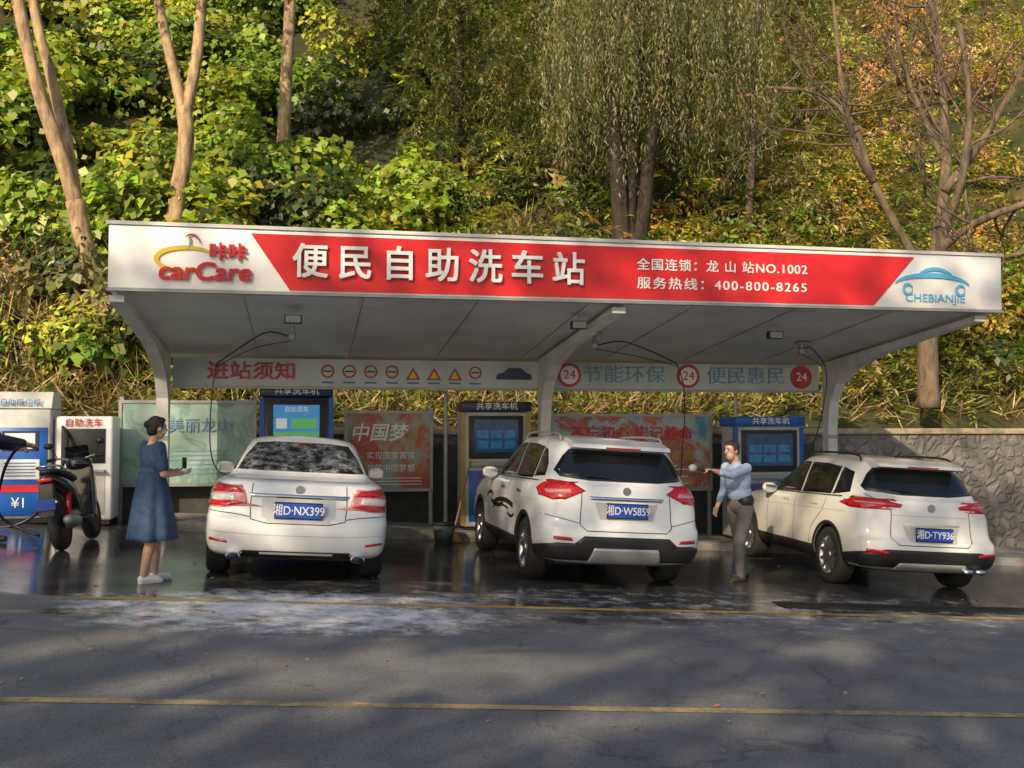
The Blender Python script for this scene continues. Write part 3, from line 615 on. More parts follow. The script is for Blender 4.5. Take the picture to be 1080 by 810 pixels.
box('cabinet',-.40,.40,-.3,.3,.06,1.56,m_white,e,.04); box('plinth',-.36,.36,-.27,.28,0,.058,m_black,e); box('display',-.30,.30,-.312,-.303,.88,1.38,m_black,e,.01); text('display_text','自助洗车',.13,(0,-.315,1.46),m_redtxt,e,.002)
box('shelf',-.30,.30,-.40,-.303,.76,.79,m_grey,e); box('lower_panel',-.30,.30,-.309,-.303,.14,.70,m_kw,e,.005)
for i in range(3): disc('knob',-.15+i*.15,-.303,.66,.025,m_redtxt,e)
text('side_text','泡沫',.14,(.0,-.312,.45),m_bluetxt,e,.002)
for i in range(5): box('vent_slot',-.2,.2,-.312,-.3095,.2+i*.035,.212+i*.035,m_black,e)
def poster_mat(name,stops,scale):
    m=D.materials.new(name); m.use_nodes=True; nt=m.node_tree; tc=nt.nodes.new('ShaderNodeTexCoord'); n=noise(nt,tc.outputs['Object'],scale,5,.6); n.inputs['Distortion'].default_value=.8
    r=ramp(nt,n.outputs['Fac'],stops); nt.links.new(r.outputs[0],nt.nodes['Principled BSDF'].inputs['Base Color']); nt.nodes['Principled BSDF'].inputs['Roughness'].default_value=.3; return m
pm1=poster_mat('green_map_poster',[(.3,(.42,.50,.46)),(.48,(.30,.44,.38)),(.55,(.18,.32,.27)),(.7,(.46,.50,.43))],2.2)
pm2=poster_mat('red_poster',[(.3,(.38,.02,.02)),(.45,(.46,.06,.03)),(.55,(.30,.34,.22)),(.65,(.26,.42,.44))],1.8)
pm3=poster_mat('blue_red_poster',[(.32,(.08,.26,.40)),(.45,(.38,.46,.48)),(.52,(.42,.08,.05)),(.66,(.46,.34,.13))],1.6)
def board(name,x0,x1,y,z0,z1,mat):
    e=empty(name); box('panel',x0,x1,y,y+.03,z0,z1,mat,e)
    for nm,a,b,c,d_ in (('frame_top',x0-.05,x1+.05,z1+.002,z1+.05),('frame_bottom',x0-.05,x1+.05,z0-.05,z0-.002),('frame_left',x0-.05,x0-.002,z0,z1),('frame_right',x1+.002,x1+.05,z0,z1)):
        box(nm,a,b,y-.02,y+.05,c,d_,m_grey,e)
    for i,x in enumerate((x0-.02,x1+.02)): box('leg_%d'%i,x-.03,x+.03,y+.052,y+.11,gz(x)-.1,z1+.1,m_grey,e)
    return e
e=board('map_notice_board',-2.75,-.80,16.55,.72,1.95,pm1); text('title','美丽龙山',.24,(-1.6,16.53,1.60),m_bf,e,.003)
for i in range(6): box('caption_line',-2.2+.1*(i%3),-1.1,16.542,16.548,.86+i*.07,.875+i*.07,m_bf,e)
e=board('red_propaganda_board',.66,1.98,16.55,.60,1.80,pm2); boldtext('title','中国梦',.30,(1.15,16.53,1.48),m_ink,e,.004,.003,shear=.2); text('subtitle','实现国家富强',.13,(1.35,16.53,1.12),m_ink,e,.003); text('subtitle_b','共筑中国梦想',.13,(1.35,16.53,.92),m_ink,e,.003)
for i in range(3): box('caption_line',.8,1.85,16.542,16.548,.66+i*.05,.672+i*.05,m_ink,e)
e=board('mission_propaganda_board',4.05,6.78,16.55,.55,1.76,pm3); boldtext('title','不忘初心 牢记使命',.26,(5.4,16.53,1.46),m_redtxt,e,.004,.003); text('subtitle','为人民谋幸福',.20,(5.9,16.53,1.08),m_ky,e,.003,0)
for i in range(6): box('caption_line',4.4,6.4-.2*(i%2),16.542,16.548,.62+i*.06,.635+i*.06,m_ink,e)
box('back_panel_fence',-4.8,8.9,16.85,16.90,-.5,1.30,M('dark_fence_panel',(.05,.05,.045),.7,var=.3),None)
for i,x in enumerate((2.15,6.98)):
    straight('thin_steel_post' if i==0 else 'thin_steel_post.001',(x,15.9,gz(x)+.1),(x,15.9,2.15),.03,m_grey)
e=empty('litter_bin',(2.0,15.0,gz(2.0))); loft('barrel',[(0,0,0,.13,.13),(.27,0,0,.155,.155)],M('grey_blue_plastic',(.06,.09,.10),.5),e,axis='z',p=2); loft('rim',[(.27,0,0,.165,.165),(.30,0,0,.165,.165)],m_black,e,axis='z',p=2)
e=empty('broom',(2.15,15.1,gz(2.15))); straight('handle',(0,0,.1),(.35,.5,1.2),.012,M('wood',(.3,.2,.1),.7),e); loft('bristles',[(.01,0,0,.14,.04),(.16,.03,.05,.04,.025)],m_ky,e,axis='z')

# ---------------------------------------------------------------- cars
def ringpts(yr,yf,w,zs,bow=.10,fbow=.35,n=7,rc=.955):
    zf=lambda y: float(np.interp(y,[a for a,_ in zs],[b for _,b in zs])) if isinstance(zs,list) else zs
    pts=[(0,yr),(.45*w,yr+.08*bow),(.80*w,yr+.40*bow),(rc*w,yr+1.3*bow)]
    ya=yr+bow*1.3+.22; yb=yf-fbow-.3
    for i in range(n):
        t=i/(n-1); f=.988+.012*min(1,3*t,3*(1-t)); pts.append((w*f,ya+(yb-ya)*t))
    pts+=[(.95*w,yf-fbow),(.80*w,yf-.45*fbow),(.45*w,yf-.1*fbow),(0,yf)]
    return [(x,y,zf(y)) for x,y in pts]
def build_body(rings,creases,crown,wheels,ra,paint,parent,name='body'):
    bm=bmesh.new(); cl=bm.edges.layers.float.new('crease_edge'); RV=[]
    for R in rings:
        vs=[bm.verts.new(p) for p in R]; ls=[bm.verts.new((-p[0],p[1],p[2])) for p in R[1:-1]]
        RV.append((vs,ls)); 
    def loop(i):
        vs,ls=RV[i]; return vs+ls[::-1]
    m=len(rings[0])
    for i in range(len(rings)-1):
        a,b=loop(i),loop(i+1); n=len(a)
        for k in range(n): bm.faces.new((a[k],a[(k+1)%n],b[(k+1)%n],b[k]))
    def cap(i,cr,flip):
        vs,ls=RV[i]; C=[None]*m
        for k in range(1,m-1): C[k]=bm.verts.new((0,vs[k].co.y,vs[k].co.z+cr))
        def f(*q):
            q=q[::-1] if flip else q; bm.faces.new(q)
        f(vs[0],vs[1],C[1]); f(vs[0],C[1],ls[0])
        for k in range(1,m-2):
            f(vs[k],vs[k+1],C[k+1],C[k]); f(C[k],C[k+1],ls[k],ls[k-1])
        f(vs[m-2],vs[m-1],C[m-2]); f(C[m-2],vs[m-1],ls[m-3])
    cap(0,0,True); cap(len(rings)-1,crown,False)
    bm.edges.ensure_lookup_table()
    for i,cv in creases.items():
        L_=loop(i); n=len(L_)
        for k in range(n):
            e=bm.edges.get((L_[k],L_[(k+1)%n])); e[cl]=cv
    bmesh.ops.recalc_face_normals(bm,faces=bm.faces)
    me=D.meshes.new(name); bm.to_mesh(me); bm.free(); me.materials.append(paint); me.materials.append(m_trim)
    o=link(D.objects.new(name,me)); o.modifiers.new('s','SUBSURF').levels=3; o.modifiers['s'].render_levels=3
    me2=evalmesh(o); D.objects.remove(o); o=D.objects.new(name,me2); link(o)
    cuts=[]
    for (y,z) in wheels:
        for s in (-1,1):
            V,F=tube_geo([Vector((s*.55,y,z)),Vector((s*1.3,y,z))],[ra,ra],48)
            c=mesh('cut',V,F,[m_paint,m_trim],None); c.data.polygons.foreach_set('material_index',[1]*len(F)); 
            bmx=bmesh.new(); bmx.from_mesh(c.data); bmesh.ops.recalc_face_normals(bmx,faces=bmx.faces); bmx.to_mesh(c.data); bmx.free()
            cuts.append(c); md=o.modifiers.new('b','BOOLEAN'); md.object=c; md.operation='DIFFERENCE'; md.solver='EXACT'
    me3=evalmesh(o); D.objects.remove(o)
    for c in cuts: D.objects.remove(c)
    me3.polygons.foreach_set('use_smooth',[True]*len(me3.polygons))
    o=D.objects.new(name,me3); link(o,parent)
    try: me3.set_sharp_from_angle(angle=rad(50))
    except Exception as ex: print(ex)
    b=bmesh.new(); b.from_mesh(me3); bvh=BVHTree.FromBMesh(b); b.free()
    return o,bvh
DIRV={'R':Vector((0,-1,0)),'L':Vector((-1,0,0)),'S':Vector((1,0,0)),'T':Vector((0,0,1)),'F':Vector((0,1,0))}
def cast(bvh,axis,a,b):
    if axis=='R': h=bvh.ray_cast(Vector((a,-3,b)),Vector((0,1,0)))
    elif axis=='L': h=bvh.ray_cast(Vector((-3,a,b)),Vector((1,0,0)))
    elif axis=='S': h=bvh.ray_cast(Vector((3,a,b)),Vector((-1,0,0)))
    elif axis=='T': h=bvh.ray_cast(Vector((a,b,4)),Vector((0,0,-1)))
    else: h=bvh.ray_cast(Vector((a,9,b)),Vector((0,-1,0)))
    return h[0],h[1]
def decal(name,bvh,poly,axis,mat,parent,off=.004,step=.04,th=.006):
    P=[Vector(p) for p in poly]; out=[]
    for i,p in enumerate(P):
        q=P[(i+1)%len(P)]; n=max(1,int((q-p).length/step))
        for k in range(n): out.append(p.lerp(q,k/n))
    nb_=len(out); xs=[p.x for p in out]; zs=[p.y for p in out]
    def inside(x,y):
        c=False;j=nb_-1
        for i in range(nb_):
            if (out[i].y>y)!=(out[j].y>y) and x<(out[j].x-out[i].x)*(y-out[i].y)/(out[j].y-out[i].y)+out[i].x: c=not c
            j=i
        return c
    pts=list(out); x=min(xs)+step*.5
    while x<max(xs):
        z=min(zs)+step*.5
        while z<max(zs):
            if inside(x,z) and min((Vector((x,z))-o_).length for o_ in out)>step*.45: pts.append(Vector((x,z)))
            z+=step
        x+=step
    r=geometry.delaunay_2d_cdt(pts,[(i,(i+1)%nb_) for i in range(nb_)],[list(range(nb_))],1,1e-5)
    V=[];ok=[]; dirv=DIRV[axis]
    for p in r[0]:
        h,nn=cast(bvh,axis,p.x,p.y)
        if h is None: V.append(Vector((0,0,0))); ok.append(False)
        else:
            if nn.dot(dirv)<0: nn=-nn
            V.append(h+nn*off); ok.append(True)
    F=[]
    for f in r[2]:
        if all(ok[i] for i in f):
            a,b,c=V[f[0]],V[f[1]],V[f[2]]
            if max((a-b).length,(b-c).length,(a-c).length)>step*7: continue
            nn=(b-a).cross(c-a); F.append(tuple(f) if nn.dot(dirv)>0 else tuple(f)[::-1])
    o=mesh(name,V,F,mat,parent,True)
    if th:
        s=o.modifiers.new('s','SOLIDIFY'); s.thickness=th; s.offset=-1
    return o
def line(name,bvh,pts,axis,w,mat,parent,off=.002,step=.03):
    Q=[]
    for i in range(len(pts)-1):
        a,b=Vector(pts[i]),Vector(pts[i+1]); n=max(1,int((b-a).length/step)); Q+=[a.lerp(b,k/n) for k in range(n)]
    Q.append(Vector(pts[-1])); V=[];F=[];prev=None; dirv=DIRV[axis]
    for i,p in enumerate(Q):
        t=(Q[min(i+1,len(Q)-1)]-Q[max(i-1,0)]).normalized(); nn=Vector((-t.y,t.x))*w/2
        row=[]
        for s in (-1,1):
            h,hn=cast(bvh,axis,p.x+nn.x*s,p.y+nn.y*s)
            if h is None: row=None;break
            if hn.dot(dirv)<0: hn=-hn
            V.append(h+hn*off); row.append(len(V)-1)
        if row and prev: F.append((prev[0],row[0],row[1],prev[1]))
        prev=row if row and len(row)==2 else None
    return mesh(name,V,F,mat,parent)
def wheel(name,x,y,r,wd,parent,side,rim=m_alloy,spokes=5,rr=.66,steer=0):
    e=D.objects.new(name,None); COL.objects.link(e); e.parent=parent; e.location=(x,y,r); e.rotation_euler=(0,0,steer)
    prof=[(-wd/2,r*rr),(-wd/2,r*.90),(-wd/2+.02,r*.97),(-wd/2+.05,r),(wd/2-.05,r),(wd/2-.02,r*.97),(wd/2,r*.90),(wd/2,r*rr)]
    n=48;V=[];F=[]
    for k in range(n):
        a=2*math.pi*k/n
        for (px,pr) in prof: V.append((px,pr*math.cos(a),pr*math.sin(a)))
    m=len(prof)
    for k in range(n):
        for i in range(m-1): F.append((k*m+i,k*m+i+1,((k+1)%n)*m+i+1,((k+1)%n)*m+i))
    mesh('tyre',V,F,m_tyre,e,True)
    s=side; xo=s*(wd/2-.004); V=[];F=[]
    rp=[(xo,r*rr*1.005),(xo-s*.012,r*rr*.93),(xo-s*.05,r*rr*.88),(xo-s*.10,r*rr*.86)]
    for k in range(n):
        a=2*math.pi*k/n
        for (px,pr) in rp: V.append((px,pr*math.cos(a),pr*math.sin(a)))
    for k in range(n):
        for i in range(3): F.append((k*4+i,k*4+i+1,((k+1)%n)*4+i+1,((k+1)%n)*4+i))
    mesh('rim_barrel',V,F,rim,e,True)
    V,F=tube_geo([Vector((xo-s*.11,0,0)),Vector((xo-s*.10,0,0))],[r*rr*.86]*2,32); mesh('brake_backing',V,F,m_trim,e)
    V=[];F=[]
    for k in range(spokes):
        a=2*math.pi*k/spokes+.3
        for da in ((-.16,.16) if spokes==5 else (0,)):
            dr=Vector((0,math.cos(a+da),math.sin(a+da))); tn=Vector((0,-math.sin(a+da),math.cos(a+da)))
            i=len(V)
            for (rr_,hw,dx) in ((r*.06,.035,.018),(r*rr*.93,.020,.010)):
                for sx in (0,-.03):
                    for ss in (-1,1): V.append(dr*rr_+tn*hw*ss+Vector((xo-s*dx+s*sx,0,0)))
            F+=[(i,i+1,i+5,i+4),(i+2,i+6,i+7,i+3),(i,i+4,i+6,i+2),(i+1,i+3,i+7,i+5)]
    mesh('spokes',V,F,rim,e)
    V,F=tube_geo([Vector((xo-s*.05,0,0)),Vector((xo-s*.008,0,0))],[r*.20,r*.15],20); mesh('hub_cap',V,F,rim,e)
    return e
def mir(poly): return [(-a,b) for a,b in poly][::-1]
def plate(bvh,z,txt,parent,w=.44,h=.14,fwd=.03):
    ys=[cast(bvh,'R',x,zz)[0].y for x in (-.2,0,.2) for zz in (z-.07,z,z+.07)]; y=min(ys)-fwd
    box('plate_frame',-w/2-.012,w/2+.012,y-.004,y+.02,z-h/2-.012,z+h/2+.012,m_trim,parent); box('number_plate',-w/2,w/2,y-.008,y-.005,z-h/2,z+h/2,m_plate,parent)
    boldtext('plate_characters',txt,.118,(0,y-.010,z-.002),m_ink,parent,.001,.0008,sx=.86)
m_foam=D.materials.new('glass_with_soap_foam'); m_foam.use_nodes=True; nt=m_foam.node_tree; b=nt.nodes['Principled BSDF']; tc=nt.nodes.new('ShaderNodeTexCoord'); mp=nt.nodes.new('ShaderNodeMapping'); mp.inputs['Scale'].default_value=(1,1,.35); nt.links.new(tc.outputs['Object'],mp.inputs[0])
n1=noise(nt,mp.outputs[0],9,9,.72); r=ramp(nt,n1.outputs['Fac'],[(.44,(0,0,0)),(.72,(1,1,1))]); f_=math_(nt,'MULTIPLY',r.outputs[0],.6)
nt.links.new(mix(nt,f_,(.008,.010,.012),(.7,.72,.74)),b.inputs['Base Color']); nt.links.new(math_(nt,'ADD',math_(nt,'MULTIPLY',r.outputs[0],.5),.06),b.inputs['Roughness'])
def side_windows(bvh,polys,parent):
    for ax in ('L','S'):
        for p in polys: decal('side_window',bvh,p,ax,m_glass,parent,.004,.05)
def arches(bvh,wheels,ra,r2,parent,mat=m_black):
    for ax in ('L','S'):
        for (y,z) in wheels:
            po=[(y+r2*math.cos(a),z+r2*math.sin(a)) for a in np.linspace(rad(-8),rad(188),22)]
            pi=[(y+(ra+.004)*math.cos(a),z+(ra+.004)*math.sin(a)) for a in np.linspace(rad(188),rad(-8),22)]
            decal('arch_cladding',bvh,po+pi,ax,mat,parent,.012,.035,.014)
def mirror_pair(y,z,xw,parent,paint):
    for s in (-1,1):
        loft('door_mirror',[(y-.05,s*(xw+.10),z,.09,.06),(y,s*(xw+.10),z,.105,.075),(y+.07,s*(xw+.09),z,.09,.065),(y+.11,s*(xw+.07),z,.05,.035)],paint,parent)
        box('mirror_glass',s*(xw+.10)-.08,s*(xw+.10)+.08,y-.056,y-.051,z-.045,z+.045,m_chrome,parent)
        tube('mirror_stalk',[(s*(xw-.04),y+.06,z-.06),(s*(xw+.04),y+.05,z-.04)],.02,m_black,parent)
def sedan():
    e=empty('white_sedan_car',(-.10,10.32,gz(-.10)),(0,rad(3.3),0)); L_=4.86
    R=[ringpts(.20,4.65,.76,.27),ringpts(.07,4.78,.86,.295),ringpts(.01,4.85,.905,.38),ringpts(.0,4.86,.915,.52),ringpts(.015,4.85,.915,.655),ringpts(.085,4.78,.91,[(0,.72),(3.5,.70),(4.8,.66)],.13),
       ringpts(.10,4.70,.905,[(0,.90),(2,.86),(4.7,.72)],.15),ringpts(.16,4.55,.845,[(0,1.015),(1.0,1.0),(3.5,.95),(4.5,.82)],.17),
       ringpts(.24,4.35,.79,[(0,1.045),(1.0,1.02),(3.5,.97),(4.4,.86)],.12),
       ringpts(.72,3.62,.755,[(0,1.075),(1.6,1.035),(3.5,1.02)],.10,.25),
       ringpts(1.42,2.75,.60,1.405,.10,.15),ringpts(1.58,2.62,.46,1.462,.08,.12)]
    wh=[(1.05,.33),(3.83,.33)]
    o,b=build_body(R,{3:.2,4:.55,7:.45,8:.3,9:.6,10:.3},.022,wh,.365,m_paint,e)
    decal('rear_window',b,[(-.665,1.105),(.665,1.105),(.60,1.25),(.50,1.385),(.3,1.405),(-.3,1.405),(-.50,1.385),(-.60,1.25)],'R',m_foam,e,.003,.05)
    tl=[(.50,.80),(.53,.93),(.60,.965),(.80,.985),(.875,.955),(.905,.86),(.885,.75),(.70,.755)]
    tlw=[(.10,.985),(.34,.96),(.50,.90),(.42,.84),(.16,.76),(.10,.78)]
    for s in (0,1):
        f=(lambda p:p) if not s else mir
        decal('tail_lamp',b,f(tl),'R',m_redc,e,.010,.03,.012); decal('tail_lamp_red',b,f([(.53,.90),(.60,.955),(.80,.972),(.865,.945),(.88,.90),(.60,.905)]),'R',m_red,e,.014,.03,.004); decal('tail_lamp_red_low',b,f([(.52,.805),(.70,.765),(.875,.765),(.89,.81),(.60,.825)]),'R',m_red,e,.014,.03,.004)
        decal('tail_lamp_clear',b,f([(.60,.83),(.85,.815),(.87,.875),(.62,.895)]),'R',m_clear,e,.016,.03,.004)
        decal('tail_lamp_side',b,tlw,'L' if s else 'S',m_redc,e,.008,.03,.01)
        decal('bumper_reflector',b,f([(.66,.42),(.84,.44),(.84,.465),(.67,.445)]),'R',m_red,e,.006,.03)
        x=.60*(1 if s else -1)
        loft('exhaust_tip',[(-.02,x,.302,.070,.036),(.2,x,.302,.066,.034)],m_chrome,e); loft('exhaust_bore',[(-.023,x,.302,.058,.026),(.1,x,.302,.055,.024)],m_trim,e)
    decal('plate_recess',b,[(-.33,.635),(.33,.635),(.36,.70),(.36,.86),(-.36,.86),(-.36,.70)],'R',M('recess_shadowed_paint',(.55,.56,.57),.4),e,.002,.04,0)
    decal('chrome_garnish',b,[(-.46,.87),(.46,.87),(.49,.905),(-.49,.905)],'R',m_chrome,e,.014,.04,.016)
    plate(b,.755,'湘D·NX399',e)
    disc('badge',0,cast(b,'R',0,.955)[0].y-.003,.955,.045,m_chrome,e)
    line('boot_gap',b,[(-.46,1.0),(-.47,.80),(-.46,.66),(-.30,.625),(.30,.625),(.46,.66),(.47,.80),(.46,1.0)],'R',.009,m_trim,e)
    line('bumper_gap_left',b,[(-.89,.72),(-.6,.70),(-.47,.68)],'R',.008,m_trim,e); line('bumper_gap_right',b,[(.89,.72),(.6,.70),(.47,.68)],'R',.008,m_trim,e)
    line('bumper_crease_shade',b,[(-.86,.53),(-.4,.51),(.4,.51),(.86,.53)],'R',.006,m_crease_shade,e)
    decal('lower_diffuser',b,[(-.60,.285),(.60,.285),(.52,.355),(-.52,.355)],'R',m_black,e,.004,.04)
    decal('third_brake_light',b,[(-.10,1.392),(.10,1.392),(.10,1.402),(-.10,1.402)],'R',m_red,e,.006,.03)
    side_windows(b,[[(.98,1.10),(1.05,1.13),(1.45,1.30),(1.62,1.355),(1.90,1.36),(1.90,1.07),(1.2,1.085)],[(1.95,1.07),(1.95,1.36),(2.3,1.365),(2.72,1.33),(3.2,1.13),(3.2,1.05)]],e)
    for ax in ('L','S'):
        line('door_gap',b,[(1.92,1.06),(1.92,.40)],ax,.009,m_trim,e); line('door_gap_b',b,[(1.1,1.06),(1.25,.85),(1.45,.55),(1.5,.36)],ax,.009,m_trim,e); line('sill_gap',b,[(1.5,.36),(3.35,.36)],ax,.009,m_trim,e)
        line('door_handle',b,[(2.05,.87),(2.25,.875)],ax,.03,m_chrome,e,.012); line('door_handle_b',b,[(3.0,.86),(3.2,.865)],ax,.03,m_chrome,e,.012)
    decal('windscreen',b,[(-.66,1.06),(.66,1.06),(.52,1.36),(-.52,1.36)],'F',m_glass,e,.003,.05)
    for s,nm in ((-1,'left'),(1,'right')):
        wheel('rear_wheel_'+nm,s*.80,1.05,.335,.225,e,s); wheel('front_wheel_'+nm,s*.79,3.83,.335,.225,e,s)
    mirror_pair(3.05,1.03,.84,e,m_paint)
    box('underbody',-.66,.66,.45,4.5,.23,.33,m_trim,e)
    return e
def suv(name,x,y,rot,kind):
    a=(kind=='a'); e=empty(name,(x,y,gz(x)),(0,rad(3.3),rot)); pt=m_paint if a else m_paint2
    if a:
        L_=4.81; wr,wf,wrd=1.0,3.72,.355
        R=[ringpts(.25,4.55,.78,.27),ringpts(.09,4.68,.88,.31),ringpts(.02,4.78,.925,.42),ringpts(.0,4.80,.93,.56),ringpts(.02,4.80,.93,.67),ringpts(.075,4.76,.93,[(0,.73),(4.8,.70)],.13),
           ringpts(.075,4.70,.93,[(0,.96),(2,.93),(4.6,.84)],.15),ringpts(.13,4.50,.895,[(0,1.12),(2,1.07),(3.6,1.02),(4.5,.93)],.17),
           ringpts(.19,4.25,.85,[(0,1.165),(2,1.11),(3.6,1.06),(4.4,.98)],.16),ringpts(.22,3.55,.825,[(0,1.20),(2,1.13),(3.6,1.10)],.15,.25),
           ringpts(.50,2.65,.68,[(0,1.565),(1.5,1.60),(3,1.585)],.12,.18),ringpts(.66,2.5,.52,[(0,1.62),(1.5,1.66),(3,1.64)],.10,.15)]
    else:
        L_=4.48; wr,wf,wrd=.93,3.60,.355
        R=[ringpts(.25,4.25,.78,.26),ringpts(.10,4.36,.88,.30),ringpts(.02,4.44,.925,.40),ringpts(.0,4.48,.93,.54),ringpts(.03,4.48,.93,.63),ringpts(.10,4.45,.93,[(0,.68),(4.8,.68)],.14),
           ringpts(.10,4.40,.93,[(0,.92),(2,.88),(4.4,.84)],.17),ringpts(.15,4.22,.90,[(0,1.10),(2,1.03),(3.4,.98),(4.3,.92)],.20),
           ringpts(.21,3.95,.855,[(0,1.14),(2,1.07),(3.4,1.03),(4.2,.98)],.18),ringpts(.25,3.30,.825,[(0,1.165),(2,1.09),(3.4,1.06)],.16,.25),
           ringpts(.56,2.45,.67,[(0,1.515),(1.5,1.565),(3,1.55)],.13,.18),ringpts(.72,2.3,.50,[(0,1.57),(1.5,1.62),(3,1.60)],.10,.15)]
    wh=[(wr,wrd),(wf,wrd)]
    o,b=build_body(R,{3:.2,4:.5,7:.35,9:.55,10:.3},.02,wh,.385,pt,e)
    arches(b,wh,.385,.430,e)
    for ax in ('L','S'):
        decal('sill_cladding',b,[(wr+.38,.31),(wf-.38,.31),(wf-.41,.44),(wr+.41,.44)],ax,m_black,e,.010,.05,.012)
        decal('rear_corner_cladding',b,[(.10,.33),(wr-.40,.33),(wr-.43,.44),(.09,.50)],ax,m_black,e,.010,.04,.012)
        decal('front_corner_cladding',b,[(wf+.42,.33),(L_-.3,.35),(L_-.35,.48),(wf+.43,.46)],ax,m_black,e,.010,.04,.012)
        zt=1.55 if a else 1.50; zb=(1.15,1.13,1.11) if a else (1.115,1.09,1.07)
        p1=[(.62,zb[0]+.05),(.72,zb[0]+.30),(1.0,zt-.03),(1.02,zb[0])]
        p2=[(1.07,zb[0]),(1.06,zt-.03),(1.5,zt),(1.93,zt),(1.93,zb[1])]
        yw=3.05 if a else 2.85
        p3=[(1.98,zb[1]),(1.98,zt),(2.2,zt),(2.5,zt-.04),(yw,zb[2]+.09),(yw,zb[2])]
        if a: p1=[(.60,1.20),(.66,1.33),(.88,1.49),(1.02,1.51),(1.02,1.17)]
        for p in (p1,p2,p3): decal('side_window',b,p,ax,m_glass,e,.004,.05)
        line('door_gap_mid',b,[(1.955,zb[1]-.02),(1.955,.45)],ax,.009,m_trim,e); line('door_gap_rear',b,[(1.04,zb[0]-.03),(1.12,.90),(1.42,.66),(1.46,.45)],ax,.009,m_trim,e); line('door_gap_front',b,[(yw,zb[2]-.02),(yw+.02,.85),(yw,.45)],ax,.009,m_trim,e)
        line('shoulder_crease_shade',b,[(.5,.93),(2,.90),(3.6,.86)],ax,.006,m_crease_shade,e)
        for yy in (1.25,2.15): line('door_handle',b,[(yy,.98),(yy+.2,.985)],ax,.035,m_chrome if a else pt,e,.016)
        line('waist_chrome',b,[(.7,zb[0]-.012),(1.9,zb[1]-.014),(yw,zb[2]-.012)],ax,.014,m_chrome,e,.006)
    if a:
        decal('rear_window',b,[(-.70,1.205),(-.4,1.175),(.4,1.175),(.70,1.205),(.74,1.27),(.64,1.43),(.56,1.51),(-.56,1.51),(-.64,1.43),(-.74,1.27)],'R',m_glass,e,.004,.05)
        tl=[(.46,1.065),(.60,1.145),(.82,1.165),(.885,1.10),(.895,.99),(.80,.955),(.66,.975)]
        side=[(.10,1.10),(.16,1.16),(.46,1.13),(.62,1.06),(.40,.99),(.12,.96)]
        for s in (0,1):
            f=(lambda p:p) if not s else mir; decal('tail_lamp',b,f(tl),'R',m_red,e,.012,.03,.014); decal('tail_lamp_clear',b,f([(.60,1.03),(.84,1.02),(.86,1.06),(.62,1.075)]),'R',m_redc,e,.017,.03,.004)
            decal('tail_lamp_side',b,side,'L' if s else 'S',m_red,e,.008,.03,.01)
            decal('fog_reflector',b,f([(.60,.535),(.80,.545),(.80,.58),(.62,.57)]),'R',m_red,e,.008,.03)
        decal('plate_garnish',b,[(-.40,.975),(.40,.975),(.43,1.01),(-.43,1.01)],'R',m_chrome,e,.016,.04,.018)
        decal('plate_recess',b,[(-.30,.77),(.30,.77),(.36,.95),(-.36,.95)],'R',M('shaded_recess_paint',(.52,.53,.54),.4),e,.003,.04,0)  # flat darker copy of the body paint, recess shade put into the colour
        plate(b,.87,'湘D·W5859',e)
        decal('lower_bumper_cladding',b,[(-.86,.33),(.86,.33),(.86,.48),(.78,.51),(.58,.51),(.48,.59),(-.48,.59),(-.58,.51),(-.78,.51),(-.86,.48)],'R',m_black,e,.012,.04,.014)
        decal('skid_plate',b,[(-.42,.30),(.42,.30),(.36,.47),(-.36,.47)],'R',m_silver,e,.022,.04,.012)
        line('tailgate_gap',b,[(-.66,1.15),(-.50,1.04),(-.52,.70),(-.45,.645),(.45,.645),(.52,.70),(.50,1.04),(.66,1.15)],'R',.010,m_trim,e)
        line('bumper_gap_left',b,[(-.90,.80),(-.7,.76),(-.52,.72)],'R',.008,m_trim,e); line('bumper_gap_right',b,[(.90,.80),(.7,.76),(.52,.72)],'R',.008,m_trim,e)
        disc('badge',0,cast(b,'R',0,1.07)[0].y-.003,1.08,.045,m_chrome,e)
        prism('roof_spoiler',[(.30,1.53),(.36,1.575),(.62,1.635),(.75,1.64),(.70,1.56),(.45,1.52)],'x',-.57,.57,pt,e,.015)
        box('brake_light',-.20,.20,.292,.304,1.533,1.549,m_red,e)
        for (cy,cz,rx,rz,a0,a1,ww) in ((2.1,.66,.75,.16,.5,2.3,.06),(2.2,.58,.70,.17,.6,2.1,.03),(2.55,.80,.40,.07,3.3,5.9,.05),(3.0,.78,.22,.09,.2,2.6,.045),(1.7,.72,.20,.07,3.5,5.8,.035)):
            line('side_graphic',b,[(cy+rx*math.cos(t),cz+rz*math.sin(t)) for t in np.linspace(a0,a1,14)],'L',ww,m_trim,e,.003)
    else:
        decal('rear_window',b,[(-.70,1.20),(-.3,1.165),(.3,1.165),(.70,1.20),(.72,1.25),(.62,1.40),(.54,1.475),(-.54,1.475),(-.62,1.40),(-.72,1.25)],'R',m_glass,e,.004,.05)
        tl=[(.36,1.06),(.60,1.105),(.82,1.12),(.875,1.08),(.885,1.0),(.78,.985),(.60,1.02),(.38,1.025)]
        side=[(.11,1.06),(.18,1.115),(.46,1.10),(.70,1.04),(.44,.99),(.14,.99)]
        for s in (0,1):
            f=(lambda p:p) if not s else mir; decal('tail_lamp',b,f(tl),'R',m_red,e,.012,.03,.014); decal('tail_lamp_clear',b,f([(.55,1.045),(.84,1.05),(.85,1.07),(.56,1.065)]),'R',m_redc,e,.017,.03,.004)
            decal('tail_lamp_side',b,side,'L' if s else 'S',m_red,e,.008,.03,.01)
            decal('fog_reflector',b,f([(.56,.47),(.82,.49),(.82,.53),(.58,.51)]),'R',m_red,e,.018,.03)
